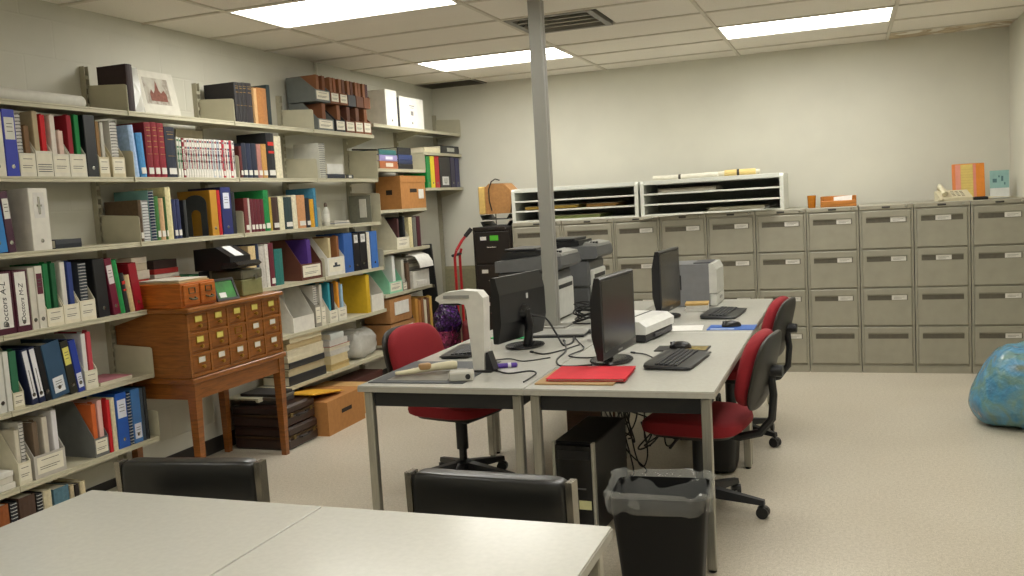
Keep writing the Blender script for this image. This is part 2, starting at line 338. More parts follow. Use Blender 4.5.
# rows: kind, shelf z, y from, y to, height, colour, description, options, contents, place
ITEMS = [
('bi', 1.765, 3.101, 3.183, 0.293, '#d8d4c4', 'cream binder cut by the left edge', {}, [], 'second shelf, first bay'),
('bi', 1.765, 3.185, 3.256, 0.308, '#2636a8', 'royal blue binder with white spine label', {'lab': '#d8d8d0'}, [], 'second shelf, first bay'),
('mf', 1.765, 3.257, 3.349, 0.109, '#d9d5c6', 'white magazine file holding a white spiral report', {}, [('sp', 0.296, '#d9d7d0', 'white report with black spiral binding'), ('fo', 0.235, '#7a5b3c', 'brown folder beside the spiral report')], 'second shelf, first bay'),
('mf', 1.765, 3.352, 3.449, 0.122, '#d9d5c6', 'white magazine file with grey stripes on its front', {'stripe': 1}, [('fo', 0.307, '#b3a282', 'khaki folder in the grey-striped file'), ('fo', 0.293, '#c0141c', 'wide red folder in the grey-striped file')], 'second shelf, first bay'),
('mf', 1.765, 3.452, 3.551, 0.11, '#d9d5c6', 'white magazine file holding pink and white folders', {}, [('fo', 0.295, '#dcd3c8', 'white folder standing next to the wide red one'), ('fo', 0.222, '#d8bcae', 'pale pink folder')], 'second shelf, first bay'),
('mf', 1.765, 3.554, 3.66, 0.113, '#d9d5c6', 'white magazine file holding dark red and green folders', {}, [('fo', 0.302, '#8e1022', 'dark red folder left of the green one'), ('fo', 0.307, '#0d7a3a', 'bright green folder')], 'second shelf, first bay'),
('bi', 1.765, 3.666, 3.74, 0.313, '#1d1f22', 'wide black binder between magazine files', {}, [], 'second shelf, first bay'),
('mf', 1.765, 3.743, 3.815, 0.103, '#c9bfa0', 'magazine file with cream label right of black binder', {}, [('fo', 0.283, '#8a6a40', 'brown-edged folder'), ('fo', 0.278, '#b9b6ab', 'clear grey folder')], 'second shelf, first bay'),
('mf', 1.765, 3.833, 3.926, 0.105, '#c9bfa0', 'last magazine file before the shelf end', {}, [('sp', 0.294, '#d5d3cc', 'white spiral report in a clear cover')], 'second shelf, first bay'),
('bk', 1.765, 3.989, 4.03, 0.286, '#9db9dc', 'pale blue paperback', {'lean': -4}, [], 'second shelf, second bay'),
('bk', 1.765, 4.038, 4.087, 0.246, '#3f86bd', 'mid-blue book with white label', {'lab': 1, 'lean': -3}, [], 'second shelf, second bay'),
('bk', 1.765, 4.095, 4.145, 0.303, '#7c1020', 'leftmost of three dark red volumes with gold titles', {'lab': 1, 't': 4, 'd': 0.235}, [], 'second shelf, second bay'),
('bk', 1.765, 4.147, 4.193, 0.306, '#861325', 'middle of three dark red volumes with gold titles', {'lab': 1, 't': 4, 'd': 0.235}, [], 'second shelf, second bay'),
('bk', 1.765, 4.195, 4.248, 0.304, '#861325', 'rightmost of three dark red volumes with gold titles', {'lab': 1, 't': 4, 'd': 0.235}, [], 'second shelf, second bay'),
('bk', 1.765, 4.252, 4.335, 0.286, '#1a2233', 'thick navy volume with white label', {'lab': 1, 't': 2}, [], 'second shelf, second bay'),
('jr', 1.765, 4.34, 4.362, 0.232, '#cfcfc4', 'J', {'s': '#3a6b4a'}, [], 'second shelf, second bay'),
('jr', 1.765, 4.364, 4.384, 0.23, '#cfcfc4', 'J', {'s': '#3a6b4a'}, [], 'second shelf, second bay'),
('jr', 1.765, 4.386, 4.407, 0.228, '#7d1a28', 'dark red journal', {}, [], 'second shelf, second bay'),
('jr', 1.765, 4.409, 4.429, 0.229, '#d6d2ca', 'J', {'s': '#8a3040'}, [], 'second shelf, second bay'),
('jr', 1.765, 4.43, 4.45, 0.229, '#d6d2ca', 'J', {'s': '#3f4f68'}, [], 'second shelf, second bay'),
('jr', 1.765, 4.452, 4.472, 0.229, '#d6d2ca', 'J', {'s': '#8a3040'}, [], 'second shelf, second bay'),
('jr', 1.765, 4.474, 4.495, 0.23, '#d6d2ca', 'J', {'s': '#777777'}, [], 'second shelf, second bay'),
('jr', 1.765, 4.496, 4.517, 0.229, '#d6d2ca', 'J', {'s': '#8a3040'}, [], 'second shelf, second bay'),
('jr', 1.765, 4.518, 4.539, 0.229, '#d6d2ca', 'J', {'s': '#3f4f68'}, [], 'second shelf, second bay'),
('jr', 1.765, 4.541, 4.562, 0.23, '#d6d2ca', 'J', {'s': '#8a3040'}, [], 'second shelf, second bay'),
('jr', 1.765, 4.563, 4.585, 0.229, '#d6d2ca', 'J', {'s': '#777777'}, [], 'second shelf, second bay'),
('jr', 1.765, 4.586, 4.608, 0.23, '#d6d2ca', 'J', {'s': '#8a3040'}, [], 'second shelf, second bay'),
('jr', 1.765, 4.609, 4.631, 0.23, '#d6d2ca', 'J', {'s': '#3f4f68'}, [], 'second shelf, second bay'),
('jr', 1.765, 4.632, 4.654, 0.23, '#d6d2ca', 'J', {'s': '#8a3040'}, [], 'second shelf, second bay'),
('jr', 1.765, 4.656, 4.678, 0.23, '#b9bdc4', 'grey journal', {'s': '#777777'}, [], 'second shelf, second bay'),
('jr', 1.765, 4.679, 4.701, 0.23, '#d6d2ca', 'J', {'s': '#8a3040'}, [], 'second shelf, second bay'),
('jr', 1.765, 4.703, 4.725, 0.231, '#b9bdc4', 'bluish grey journal', {'s': '#3f4f68'}, [], 'second shelf, second bay'),
('jr', 1.765, 4.727, 4.749, 0.23, '#d6d2ca', 'J', {'s': '#8a3040'}, [], 'second shelf, second bay'),
('jr', 1.765, 4.751, 4.774, 0.231, '#b03040', 'left of the two red journals among white ones', {'s': '#777777'}, [], 'second shelf, second bay'),
('jr', 1.765, 4.775, 4.798, 0.231, '#d6d2ca', 'J', {'s': '#8a3040'}, [], 'second shelf, second bay'),
('jr', 1.765, 4.8, 4.823, 0.23, '#d6d2ca', 'J', {'s': '#3f4f68'}, [], 'second shelf, second bay'),
('jr', 1.765, 4.824, 4.848, 0.231, '#b03040', 'right of the two red journals among white ones', {'s': '#8a3040'}, [], 'second shelf, second bay'),
('jr', 1.765, 4.849, 4.873, 0.231, '#d6d2ca', 'J', {'s': '#777777'}, [], 'second shelf, second bay'),
('bk', 1.765, 4.923, 4.948, 0.201, '#5b2220', 'maroon book just behind the shelf bracket', {'lab': 1}, [], 'second shelf, third bay'),
('bk', 1.765, 4.95, 4.998, 0.222, '#1c2436', 'leftmost of three navy books with white labels', {'lab': 1}, [], 'second shelf, third bay'),
('bk', 1.765, 5.001, 5.049, 0.221, '#1d2740', 'middle of three navy books with white labels', {'lab': 1}, [], 'second shelf, third bay'),
('bk', 1.765, 5.054, 5.108, 0.223, '#1c2436', 'rightmost of three navy books with white labels', {'lab': 1}, [], 'second shelf, third bay'),
('bk', 1.765, 5.112, 5.158, 0.222, '#a8746a', 'dusty pink book', {'lab': 1}, [], 'second shelf, third bay'),
('bk', 1.765, 5.161, 5.217, 0.224, '#b98a4a', 'tan orange book', {'lab': 1}, [], 'second shelf, third bay'),
('bk', 1.765, 5.222, 5.311, 0.3, '#16181b', 'tall black volume with red patches on its spine', {'lab': 1, 'red': 1, 'd': 0.235}, [], 'second shelf, third bay'),
('bk', 1.765, 5.317, 5.394, 0.284, '#d6cfb4', 'tall cream volume', {}, [], 'second shelf, third bay'),
('sp', 1.765, 5.866, 5.949, 0.259, '#c9c8bd', 'grey spiral report standing behind the bracket', {}, [], 'second shelf, fourth bay'),
('fl', 1.765, 5.963, 6.21, 0.033, '#1c2437', 'navy box file lying under a white one', {'d': 0.22}, [], 'second shelf, fourth bay'),
('fl', 1.799, 5.963, 6.195, 0.075, '#d2d2cc', 'white box file lying on the navy one', {'d': 0.2}, [], 'second shelf, fourth bay'),
('fl', 1.765, 6.233, 6.34, 0.031, '#1a1c1f', 'small black tape box with white label', {'d': 0.12, 'lab': '#d8d8d0'}, [], 'second shelf, fourth bay'),
('bk', 2.119, 3.997, 4.047, 0.253, '#2b1718', 'big dark brown book standing beside the shelf bracket', {'d': 0.2}, [], 'top shelf, second bay'),
('bk', 2.119, 4.929, 4.969, 0.25, '#1f1c1e', 'leftmost of four black gold-lettered volumes', {'t': 2, 'd': 0.235}, [], 'top shelf, third bay'),
('bk', 2.119, 4.971, 5.008, 0.251, '#1f1c1e', 'second of four black gold-lettered volumes', {'t': 2, 'd': 0.235}, [], 'top shelf, third bay'),
('bk', 2.119, 5.01, 5.048, 0.255, '#1f1c1e', 'third of four black gold-lettered volumes', {'t': 2, 'd': 0.235}, [], 'top shelf, third bay'),
('bk', 2.119, 5.05, 5.109, 0.257, '#242024', 'rightmost of four black gold-lettered volumes', {'t': 2, 'd': 0.235}, [], 'top shelf, third bay'),
('fo', 2.119, 5.125, 5.158, 0.231, '#c9a070', 'pale tan folder', {}, [], 'top shelf, third bay'),
('bk', 2.119, 5.163, 5.269, 0.238, '#a8713c', 'tan leather-look book', {}, [], 'top shelf, third bay'),
('bk', 2.119, 5.275, 5.315, 0.266, '#1d2b2b', 'dark green-black book at the end of the row', {}, [], 'top shelf, third bay'),
('mf', 2.119, 5.883, 6.107, 0.085, '#6c706c', 'widest grey magazine file of the lower row, beside bracket', {'H': 0.205, 'cap': 0.198}, [('fo', 0.202, '#7a4a2c', 'brown folder in widest grey file')], 'top shelf, fourth bay'),
('mf', 2.119, 6.136, 6.277, 0.091, '#2a2b2d', 'second magazine file of the lower row', {'H': 0.205, 'cap': 0.198}, [('fo', 0.211, '#80502f', 'brown folder in second lower file')], 'top shelf, fourth bay'),
('mf', 2.119, 6.286, 6.423, 0.092, '#6b4430', 'third magazine file of the lower row', {'H': 0.205, 'cap': 0.198}, [('fo', 0.215, '#5d3524', 'dark brown folder in third lower file')], 'top shelf, fourth bay'),
('mf', 2.119, 6.431, 6.559, 0.097, '#7a4a2c', 'fourth magazine file of the lower row', {'H': 0.205, 'cap': 0.198}, [('fo', 0.218, '#6b4430', 'brown folder in fourth lower file')], 'top shelf, fourth bay'),
('mf', 2.119, 6.567, 6.688, 0.101, '#7a4a2c', 'last magazine file of the lower row', {'H': 0.205, 'cap': 0.198}, [('fo', 0.221, '#80502f', 'brown folder in last lower file')], 'top shelf, fourth bay'),
('bi', 1.414, 3.056, 3.145, 0.27, '#2f7fc4', 'bright blue binder at the left edge', {'lean': -4}, [], 'third shelf, first bay'),
('bi', 1.414, 3.147, 3.191, 0.288, '#472238', 'dark plum binder with white label', {'lab': '#d8d8d0', 'lean': -4}, [], 'third shelf, first bay'),
('bi', 1.414, 3.284, 3.395, 0.296, '#dfdcd2', 'thick white binder with grey cloth clip mark', {'mark': 1}, [], 'third shelf, first bay'),
('fl', 1.414, 3.413, 3.575, 0.045, '#2d3138', 'thin black book with white page edges lying flat', {'d': 0.18}, [], 'third shelf, first bay'),
('bk', 1.414, 3.991, 4.017, 0.227, '#5d4a35', 'brown cloth book beside the bracket', {'lab': 1, 'd': 0.235}, [], 'third shelf, second bay'),
('sp', 1.414, 4.021, 4.071, 0.226, '#d0d2d2', 'white spiral booklet', {}, [], 'third shelf, second bay'),
('sp', 1.414, 4.075, 4.119, 0.28, '#20304a', 'tall navy spiral book with teal cover', {'d': 0.24, 'side': '#6f9a94'}, [], 'third shelf, second bay'),
('bk', 1.414, 4.121, 4.151, 0.246, '#3f7a3a', 'thin green book', {'lab': 1}, [], 'third shelf, second bay'),
('bk', 1.414, 4.153, 4.191, 0.235, '#c9a27a', 'pale tan book', {'lab': 1}, [], 'third shelf, second bay'),
('bk', 1.414, 4.194, 4.21, 0.24, '#3a6b3a', 'very thin green book', {'lab': 1}, [], 'third shelf, second bay'),
('bk', 1.414, 4.212, 4.257, 0.296, '#d9cf9f', 'tall cream yellow book', {'d': 0.22}, [], 'third shelf, second bay'),
('bk', 1.414, 4.26, 4.291, 0.227, '#26305c', 'left of two navy books with white labels', {'lab': 1}, [], 'third shelf, second bay'),
('bk', 1.414, 4.293, 4.325, 0.227, '#26305c', 'right of two navy books with white labels', {'lab': 1}, [], 'third shelf, second bay'),
('bk', 1.414, 4.355, 4.381, 0.22, '#2b2e30', 'dark grey book left of the yellow binder', {}, [], 'third shelf, second bay'),
('bi', 1.414, 4.594, 4.66, 0.276, '#b8862a', 'mustard yellow binder showing its cover', {'d': 0.24}, [], 'third shelf, second bay'),
('bk', 1.414, 4.664, 4.695, 0.275, '#b5141e', 'thin bright red book', {}, [], 'third shelf, second bay'),
('bi', 1.414, 4.699, 4.798, 0.293, '#242c66', 'thick navy binder with white label', {'lab': '#d0d4e0'}, [], 'third shelf, second bay'),
('bk', 1.414, 4.802, 4.838, 0.262, '#1f2022', 'thin black book beside navy binder', {}, [], 'third shelf, second bay'),
('bk', 1.414, 4.926, 4.968, 0.222, '#6d2c2a', 'brick red book', {'lab': 1}, [], 'third shelf, third bay'),
('bk', 1.414, 4.971, 4.984, 0.221, '#d4d0c4', 'very thin white booklet', {}, [], 'third shelf, third bay'),
('bk', 1.414, 4.987, 5.022, 0.215, '#5c1724', 'first of four wine red volumes', {'lab': 1}, [], 'third shelf, third bay'),
('bk', 1.414, 5.025, 5.059, 0.214, '#5c1724', 'second of four wine red volumes', {'lab': 1}, [], 'third shelf, third bay'),
('bk', 1.414, 5.061, 5.097, 0.213, '#5c1724', 'third of four wine red volumes', {'lab': 1}, [], 'third shelf, third bay'),
('bk', 1.414, 5.099, 5.137, 0.213, '#5c1724', 'fourth of four wine red volumes', {'lab': 1}, [], 'third shelf, third bay'),
('bk', 1.414, 5.14, 5.199, 0.271, '#0e7a3c', 'tall green book', {'lab': 1, 'd': 0.235}, [], 'third shelf, third bay'),
('bk', 1.414, 5.202, 5.223, 0.224, '#b79a3c', 'thin ochre book', {}, [], 'third shelf, third bay'),
('bk', 1.414, 5.227, 5.303, 0.223, '#3a231a', 'dark brown book with white label', {'lab': 1}, [], 'third shelf, third bay'),
('bk', 1.414, 5.309, 5.366, 0.229, '#d5cfae', 'cream book left of dark teal book', {}, [], 'third shelf, third bay'),
('bk', 1.414, 5.37, 5.465, 0.221, '#22383a', 'dark teal book', {'lab': 1}, [], 'third shelf, third bay'),
('bk', 1.414, 5.47, 5.525, 0.234, '#d9d2b8', 'cream book right of dark teal book', {}, [], 'third shelf, third bay'),
('bk', 1.414, 5.53, 5.63, 0.233, '#c08a5c', 'orange tan book with white label', {'lab': 1}, [], 'third shelf, third bay'),
('bk', 1.414, 5.635, 5.687, 0.21, '#202024', 'black book next to the yellow one', {'lab': 1}, [], 'third shelf, third bay'),
('bk', 1.414, 5.692, 5.745, 0.202, '#d09a22', 'thin golden yellow book', {}, [], 'third shelf, third bay'),
('bk', 1.414, 5.751, 5.785, 0.281, '#3f7f9e', 'tall blue book at the end of the row', {'d': 0.235}, [], 'third shelf, third bay'),
('bi', 1.043, 3.039, 3.144, 0.288, '#4a1a2c', 'white-labelled maroon binder reading Doctors A-L', {'lab': '#e4e2dc', 'big': 1, 'txt': 'Doctors A-L'}, [], 'fourth shelf, first bay'),
('bi', 1.043, 3.146, 3.23, 0.288, '#4a1a2c', 'white-labelled maroon binder reading Doctors M-Z', {'lab': '#e4e2dc', 'big': 1, 'txt': 'Doctors M-Z'}, [], 'fourth shelf, first bay'),
('bi', 1.043, 3.233, 3.27, 0.292, '#cfcabd', 'narrow off-white binder', {}, [], 'fourth shelf, first bay'),
('bi', 1.043, 3.273, 3.317, 0.298, '#d4d0c4', 'off-white binder with a maroon lower label', {'lab': '#5a2030'}, [], 'fourth shelf, first bay'),
('mf', 1.043, 3.32, 3.419, 0.086, '#ddd6be', 'left cream magazine file of three joined ones', {}, [('fo', 0.301, '#15713c', 'green folder in left cream file'), ('fo', 0.301, '#0f5630', 'dark green folder in left cream file')], 'fourth shelf, first bay'),
('mf', 1.043, 3.421, 3.52, 0.093, '#ddd6be', 'middle cream magazine file of three joined ones', {}, [('fo', 0.302, '#d2cfc6', 'white folder in middle cream file'), ('fo', 0.297, '#263a78', 'navy folder in middle cream file')], 'fourth shelf, first bay'),
('mf', 1.043, 3.522, 3.625, 0.101, '#ddd6be', 'right cream magazine file of three joined ones', {}, [('sp', 0.289, '#3a4048', 'dark spiral report in right cream file')], 'fourth shelf, first bay'),
('bi', 1.043, 3.641, 3.72, 0.306, '#1c1d20', 'thick black binder', {'lean': -2}, [], 'fourth shelf, first bay'),
('bi', 1.043, 3.744, 3.794, 0.304, '#6a1530', 'maroon binder with white label', {'lab': '#d8d0d0', 'lean': -7}, [], 'fourth shelf, first bay'),
('bk', 1.043, 3.796, 3.83, 0.295, '#168a44', 'green book by the maroon binder', {'lean': -7}, [], 'fourth shelf, first bay'),
('bk', 1.043, 3.832, 3.863, 0.218, '#1a1c1e', 'black book with red top', {'red': 1, 'lean': -7}, [], 'fourth shelf, first bay'),
('bk', 1.043, 3.865, 3.9, 0.204, '#cdb587', 'pale tan book before last red binder', {'lean': -7}, [], 'fourth shelf, first bay'),
('bi', 1.043, 3.903, 3.963, 0.264, '#8e0f22', 'red binder at the shelf end', {'lean': -7}, [], 'fourth shelf, first bay'),
('bi', 0.692, 3.005, 3.047, 0.268, '#cfcfc8', 'off-white binder at left edge', {}, [], 'fifth shelf, first bay'),
('bi', 0.692, 3.05, 3.08, 0.275, '#cfcfc8', 'second narrow off-white binder', {}, [], 'fifth shelf, first bay'),
('mf', 0.692, 3.082, 3.143, 0.078, '#c9c3a8', 'small cream magazine file', {}, [('fo', 0.266, '#2a6a4a', 'green folder in small cream file')], 'fifth shelf, first bay'),
('bi', 0.692, 3.185, 3.222, 0.274, '#1f2848', 'left of two navy binders with long white labels', {'lab': '#dcdce0', 'big': 1, 'lean': -8}, [], 'fifth shelf, first bay'),
('bi', 0.692, 3.225, 3.263, 0.277, '#1f2848', 'right of two navy binders with long white labels', {'lab': '#dcdce0', 'big': 1, 'lean': -8}, [], 'fifth shelf, first bay'),
('bi', 0.692, 3.265, 3.298, 0.275, '#17181c', 'narrow black binder', {'lean': -8}, [], 'fifth shelf, first bay'),
('bi', 0.692, 3.301, 3.408, 0.278, '#32506c', 'wide slate blue binder with white label at bottom', {'lab': '#d8dce0', 'low': 1, 'lean': -8}, [], 'fifth shelf, first bay'),
('bi', 0.692, 3.411, 3.461, 0.274, '#2b2b22', 'black binder with yellow label', {'lab': '#d6cf6a', 'lean': -8}, [], 'fifth shelf, first bay'),
('bi', 0.692, 3.463, 3.506, 0.271, '#2a3f9a', 'blue binder with white label', {'lab': '#d8dce8', 'low': 1, 'lean': -8}, [], 'fifth shelf, first bay'),
('mf', 0.692, 3.509, 3.592, 0.096, '#d9d5c0', 'white magazine file with label', {}, [('fo', 0.281, '#d8d4d0', 'white folder with sticky tabs'), ('fo', 0.286, '#b8404a', 'pink dotted folder')], 'fifth shelf, first bay'),
('fl', 0.692, 3.605, 3.831, 0.02, '#b0707a', 'thin pink and white booklet lying flat', {'d': 0.2, 'page': 1}, [], 'fifth shelf, first bay'),
('mf', 0.337, 3.067, 3.139, 0.104, '#d6d0b8', 'low cream magazine file', {}, [('fo', 0.256, '#c9c2b0', 'beige papers folder in low cream file'), ('sp', 0.285, '#d0cdc6', 'white spiral pad in low cream file')], 'sixth shelf, first bay'),
('mf', 0.337, 3.156, 3.34, 0.111, '#b9b4aa', 'broad grey magazine file', {}, [('fo', 0.268, '#6b5a48', 'brown folder in broad grey file'), ('fo', 0.278, '#c8c0b0', 'pale folder in broad grey file'), ('fo', 0.297, '#d8d6d8', 'white folder in broad grey file')], 'sixth shelf, first bay'),
('mf', 0.337, 3.525, 3.62, 0.098, '#6a6c6a', 'dark grey magazine file showing an orange folder', {}, [('fo', 0.27, '#c9622a', 'orange folder in dark grey file'), ('fo', 0.281, '#dcb0a8', 'pink papers in dark grey file')], 'sixth shelf, first bay'),
('fo', 0.337, 3.627, 3.651, 0.276, '#c01a22', 'red and tan folder', {}, [], 'sixth shelf, first bay'),
('bk', 0.337, 3.655, 3.686, 0.28, '#d8cfae', 'cream book left of the blue binders', {}, [], 'sixth shelf, first bay'),
('bi', 0.337, 3.69, 3.769, 0.293, '#1f56b0', 'bright blue binder with white label', {'lab': '#d8dce8'}, [], 'sixth shelf, first bay'),
('sp', 0.337, 3.771, 3.798, 0.286, '#2a3a55', 'dark spiral notebook between blue binders', {}, [], 'sixth shelf, first bay'),
('bi', 0.337, 3.801, 3.866, 0.292, '#3f74b4', 'lighter blue binder with low white label', {'lab': '#d8dce8', 'low': 1}, [], 'sixth shelf, first bay'),
('bk', 0.337, 3.868, 3.892, 0.288, '#3a4652', 'slate grey book', {}, [], 'sixth shelf, first bay'),
('bk', 0.337, 3.895, 3.919, 0.288, '#1d2024', 'black book at shelf end', {}, [], 'sixth shelf, first bay'),
('bk', 0.06, 2.924, 2.998, 0.218, '#8a4a1c', 'rust orange book half hidden by table', {'d': 0.2}, [], 'floor-level shelf, first bay'),
('sp', 0.06, 3.004, 3.042, 0.216, '#22242a', 'black spiral book half hidden by table', {}, [], 'floor-level shelf, first bay'),
('bk', 0.06, 3.053, 3.143, 0.22, '#4a3428', 'dark brown book half hidden by table', {}, [], 'floor-level shelf, first bay'),
('sp', 0.06, 3.149, 3.184, 0.212, '#1c1d20', 'second black spiral book half hidden by table', {}, [], 'floor-level shelf, first bay'),
('bk', 0.06, 3.189, 3.237, 0.211, '#c9bfa0', 'cream book half hidden by table', {}, [], 'floor-level shelf, first bay'),
('bk', 0.06, 3.249, 3.341, 0.2, '#4f7384', 'steel blue book half hidden by table', {}, [], 'floor-level shelf, first bay'),
('bk', 0.06, 3.347, 3.372, 0.189, '#c0b090', 'thin beige book half hidden by table', {}, [], 'floor-level shelf, first bay'),
('bk', 0.06, 3.378, 3.404, 0.184, '#241c1a', 'thin black book half hidden by table', {}, [], 'floor-level shelf, first bay'),
('bk', 0.06, 3.41, 3.443, 0.189, '#cdbf9c', 'last cream book before the bare wall', {}, [], 'floor-level shelf, first bay'),
('bk', 1.043, 4.932, 5.007, 0.283, '#cdb587', 'tan book behind the card cabinet', {}, [], 'fourth shelf, third bay'),
('bk', 1.043, 5.011, 5.04, 0.292, '#22304a', 'dark blue thin book', {}, [], 'fourth shelf, third bay'),
('bk', 1.043, 5.043, 5.102, 0.276, '#b9b4ac', 'grey book with white pages', {}, [], 'fourth shelf, third bay'),
('bk', 1.043, 5.107, 5.146, 0.286, '#d2cec4', 'white book left of maroon one', {}, [], 'fourth shelf, third bay'),
('bk', 1.043, 5.152, 5.204, 0.289, '#5f1426', 'maroon book with white label', {'lab': 1}, [], 'fourth shelf, third bay'),
('bk', 1.043, 5.209, 5.304, 0.244, '#1f6a64', 'teal green book', {}, [], 'fourth shelf, third bay'),
('mf', 1.043, 5.512, 5.788, 0.116, '#5a3020', 'large brown magazine file with purple folder', {}, [('fo', 0.281, '#4a2a7a', 'purple folder in brown file')], 'fourth shelf, third bay'),
('mf', 1.043, 5.866, 6.112, 0.133, '#d9d6cc', 'white magazine file with dark logo on front', {'logo': 1}, [('fo', 0.276, '#c9b98f', 'cream folder above logo file'), ('fo', 0.284, '#8a5a34', 'brown folder above logo file')], 'fourth shelf, fourth bay'),
('bi', 1.043, 6.119, 6.249, 0.303, '#3560a8', 'thick blue binder', {}, [], 'fourth shelf, fourth bay'),
('bi', 1.043, 6.257, 6.351, 0.297, '#191a1e', 'left of two black binders with white top labels', {'lab': '#d8d8d4', 'high': 1}, [], 'fourth shelf, fourth bay'),
('bi', 1.043, 6.356, 6.473, 0.299, '#191a1e', 'right of two black binders with white top labels', {'lab': '#d8d8d4', 'high': 1}, [], 'fourth shelf, fourth bay'),
('bk', 1.043, 6.481, 6.531, 0.295, '#d4cfc0', 'cream book between black and blue binders', {}, [], 'fourth shelf, fourth bay'),
('bi', 1.043, 6.537, 6.649, 0.298, '#3f6fb8', 'narrow blue binder at shelf end', {}, [], 'fourth shelf, fourth bay'),
('mf', 0.692, 5.363, 5.631, 0.104, '#d6d3c9', 'large plain white sloped magazine file', {'H': 0.31, 'nolab': 1}, [], 'fifth shelf, third bay'),
('mf', 0.692, 5.651, 5.725, 0.158, '#8f8b80', 'grey magazine file with spiral reports', {}, [('sp', 0.296, '#c9c6bd', 'white spiral report in grey file')], 'fifth shelf, third bay'),
('mf', 0.692, 5.732, 5.788, 0.134, '#d4d0bc', 'narrow cream magazine file', {}, [('fo', 0.295, '#b8b4a8', 'grey folder in narrow cream file')], 'fifth shelf, third bay'),
('mf', 0.692, 5.843, 5.957, 0.093, '#d6d2c2', 'white-labelled magazine file with teal and black folders', {}, [('fo', 0.296, '#2a8a9a', 'teal folder'), ('fo', 0.289, '#1f2226', 'black folder by teal one')], 'fifth shelf, fourth bay'),
('mf', 0.692, 5.964, 6.09, 0.099, '#d6d2c2', 'white-labelled magazine file with orange folder', {}, [('fo', 0.291, '#d08a22', 'orange folder'), ('fo', 0.268, '#8fb0c8', 'pale blue folder')], 'fifth shelf, fourth bay'),
('fo', 0.692, 6.412, 6.47, 0.304, '#c9a51e', 'wide golden yellow folder', {'wide': 1, 'd': 0.24}, [], 'fifth shelf, fourth bay'),
('mf', 0.692, 6.487, 6.692, 0.134, '#d8d5ca', 'small white magazine file at shelf end', {'nolab': 1}, [], 'fifth shelf, fourth bay'),
('fl', 0.337, 5.263, 5.735, 0.064, '#20242a', 'black ledger at the bottom of tall paper stack', {'d': 0.22}, [], 'sixth shelf, third bay'),
('fl', 0.402, 5.263, 5.728, 0.05, '#b8ac8c', 'drab paper bundle second in tall stack', {'d': 0.21, 'page': 1}, [], 'sixth shelf, third bay'),
('fl', 0.453, 5.275, 5.728, 0.043, '#2c2e30', 'dark folder third in tall stack', {'d': 0.22}, [], 'sixth shelf, third bay'),
('fl', 0.497, 5.263, 5.728, 0.086, '#d6ceb4', 'cream paper bundle fourth in tall stack', {'d': 0.21, 'page': 1}, [], 'sixth shelf, third bay'),
('fl', 0.584, 5.263, 5.715, 0.043, '#b9a67c', 'tan folder fifth in tall stack', {'d': 0.22, 'page': 1}, [], 'sixth shelf, third bay'),
('fl', 0.628, 5.3, 5.715, 0.043, '#cfc5a5', 'cream bundle at the top of tall stack', {'d': 0.2, 'page': 1}, [], 'sixth shelf, third bay'),
('fl', 0.337, 5.809, 6.076, 0.048, '#c9b27a', 'straw-coloured envelope bundle at stack bottom', {'d': 0.22, 'page': 1}, [], 'sixth shelf, fourth bay'),
('fl', 0.386, 5.809, 6.061, 0.061, '#d4c59a', 'pale straw envelope bundle second in stack', {'d': 0.22, 'page': 1}, [], 'sixth shelf, fourth bay'),
('fl', 0.448, 5.809, 6.091, 0.038, '#cfccc4', 'white papers third in stack', {'d': 0.22, 'page': 1}, [], 'sixth shelf, fourth bay'),
('fl', 0.487, 5.809, 6.106, 0.031, '#a8443c', 'red-edged magazine fourth in stack', {'d': 0.22, 'page': 1}, [], 'sixth shelf, fourth bay'),
('fl', 0.519, 5.809, 6.076, 0.046, '#d2d0ca', 'white papers fifth in stack', {'d': 0.2, 'page': 1}, [], 'sixth shelf, fourth bay'),
('fl', 0.566, 5.826, 6.016, 0.046, '#c4c8c4', 'small pale grey box atop the paper stack', {'d': 0.15}, [], 'sixth shelf, fourth bay'),
('bi', 2.215, 6.966, 7.177, 0.301, '#e6e3da', 'thick white binder', {}, [], 'fifth bay, top shelf'),
('bk', 2.215, 7.187, 7.217, 0.253, '#2a2a2c', 'thin black folder between white boxes', {}, [], 'fifth bay, top shelf'),
('bi', 2.215, 7.225, 7.698, 0.267, '#eceae2', 'wide white archive box with small picture', {'pic': 1}, [], 'fifth bay, top shelf'),
('fl', 1.85, 6.788, 7.112, 0.064, '#a8623a', 'rust brown box file at stack bottom', {'d': 0.22, 'lab': '#d8d0c0'}, [], 'fifth bay, second shelf'),
('fl', 1.915, 6.788, 7.112, 0.05, '#8f86b8', 'lavender binder above rust one', {'d': 0.22, 'lab': '#d8d4e0'}, [], 'fifth bay, second shelf'),
('fl', 1.966, 6.788, 7.094, 0.042, '#2f6a6a', 'teal green binder at stack top', {'d': 0.22}, [], 'fifth bay, second shelf'),
('fl', 1.85, 7.131, 7.404, 0.045, '#17181c', 'black binder, lowest of dark pile', {'d': 0.22}, [], 'fifth bay, second shelf'),
('fl', 1.896, 7.131, 7.404, 0.035, '#1e2c50', 'navy binder, second of dark pile', {'d': 0.22}, [], 'fifth bay, second shelf'),
('fl', 1.932, 7.131, 7.404, 0.043, '#26386c', 'blue binder, third of dark pile', {'d': 0.22}, [], 'fifth bay, second shelf'),
('fl', 1.976, 7.122, 7.384, 0.061, '#1b1c20', 'black binder atop dark pile', {'d': 0.22}, [], 'fifth bay, second shelf'),
('mf', 1.162, 6.999, 7.238, 0.101, '#d9d3bd', 'cream-labelled magazine file with dark folders', {}, [('fo', 0.257, '#4a2a2a', 'dark brown folder'), ('fo', 0.274, '#262a2c', 'black folder in cream-labelled file')], 'fifth bay, fourth shelf'),
('bk', 1.162, 7.248, 7.318, 0.268, '#d2c79a', 'pale yellow tall book', {}, [], 'fifth bay, fourth shelf'),
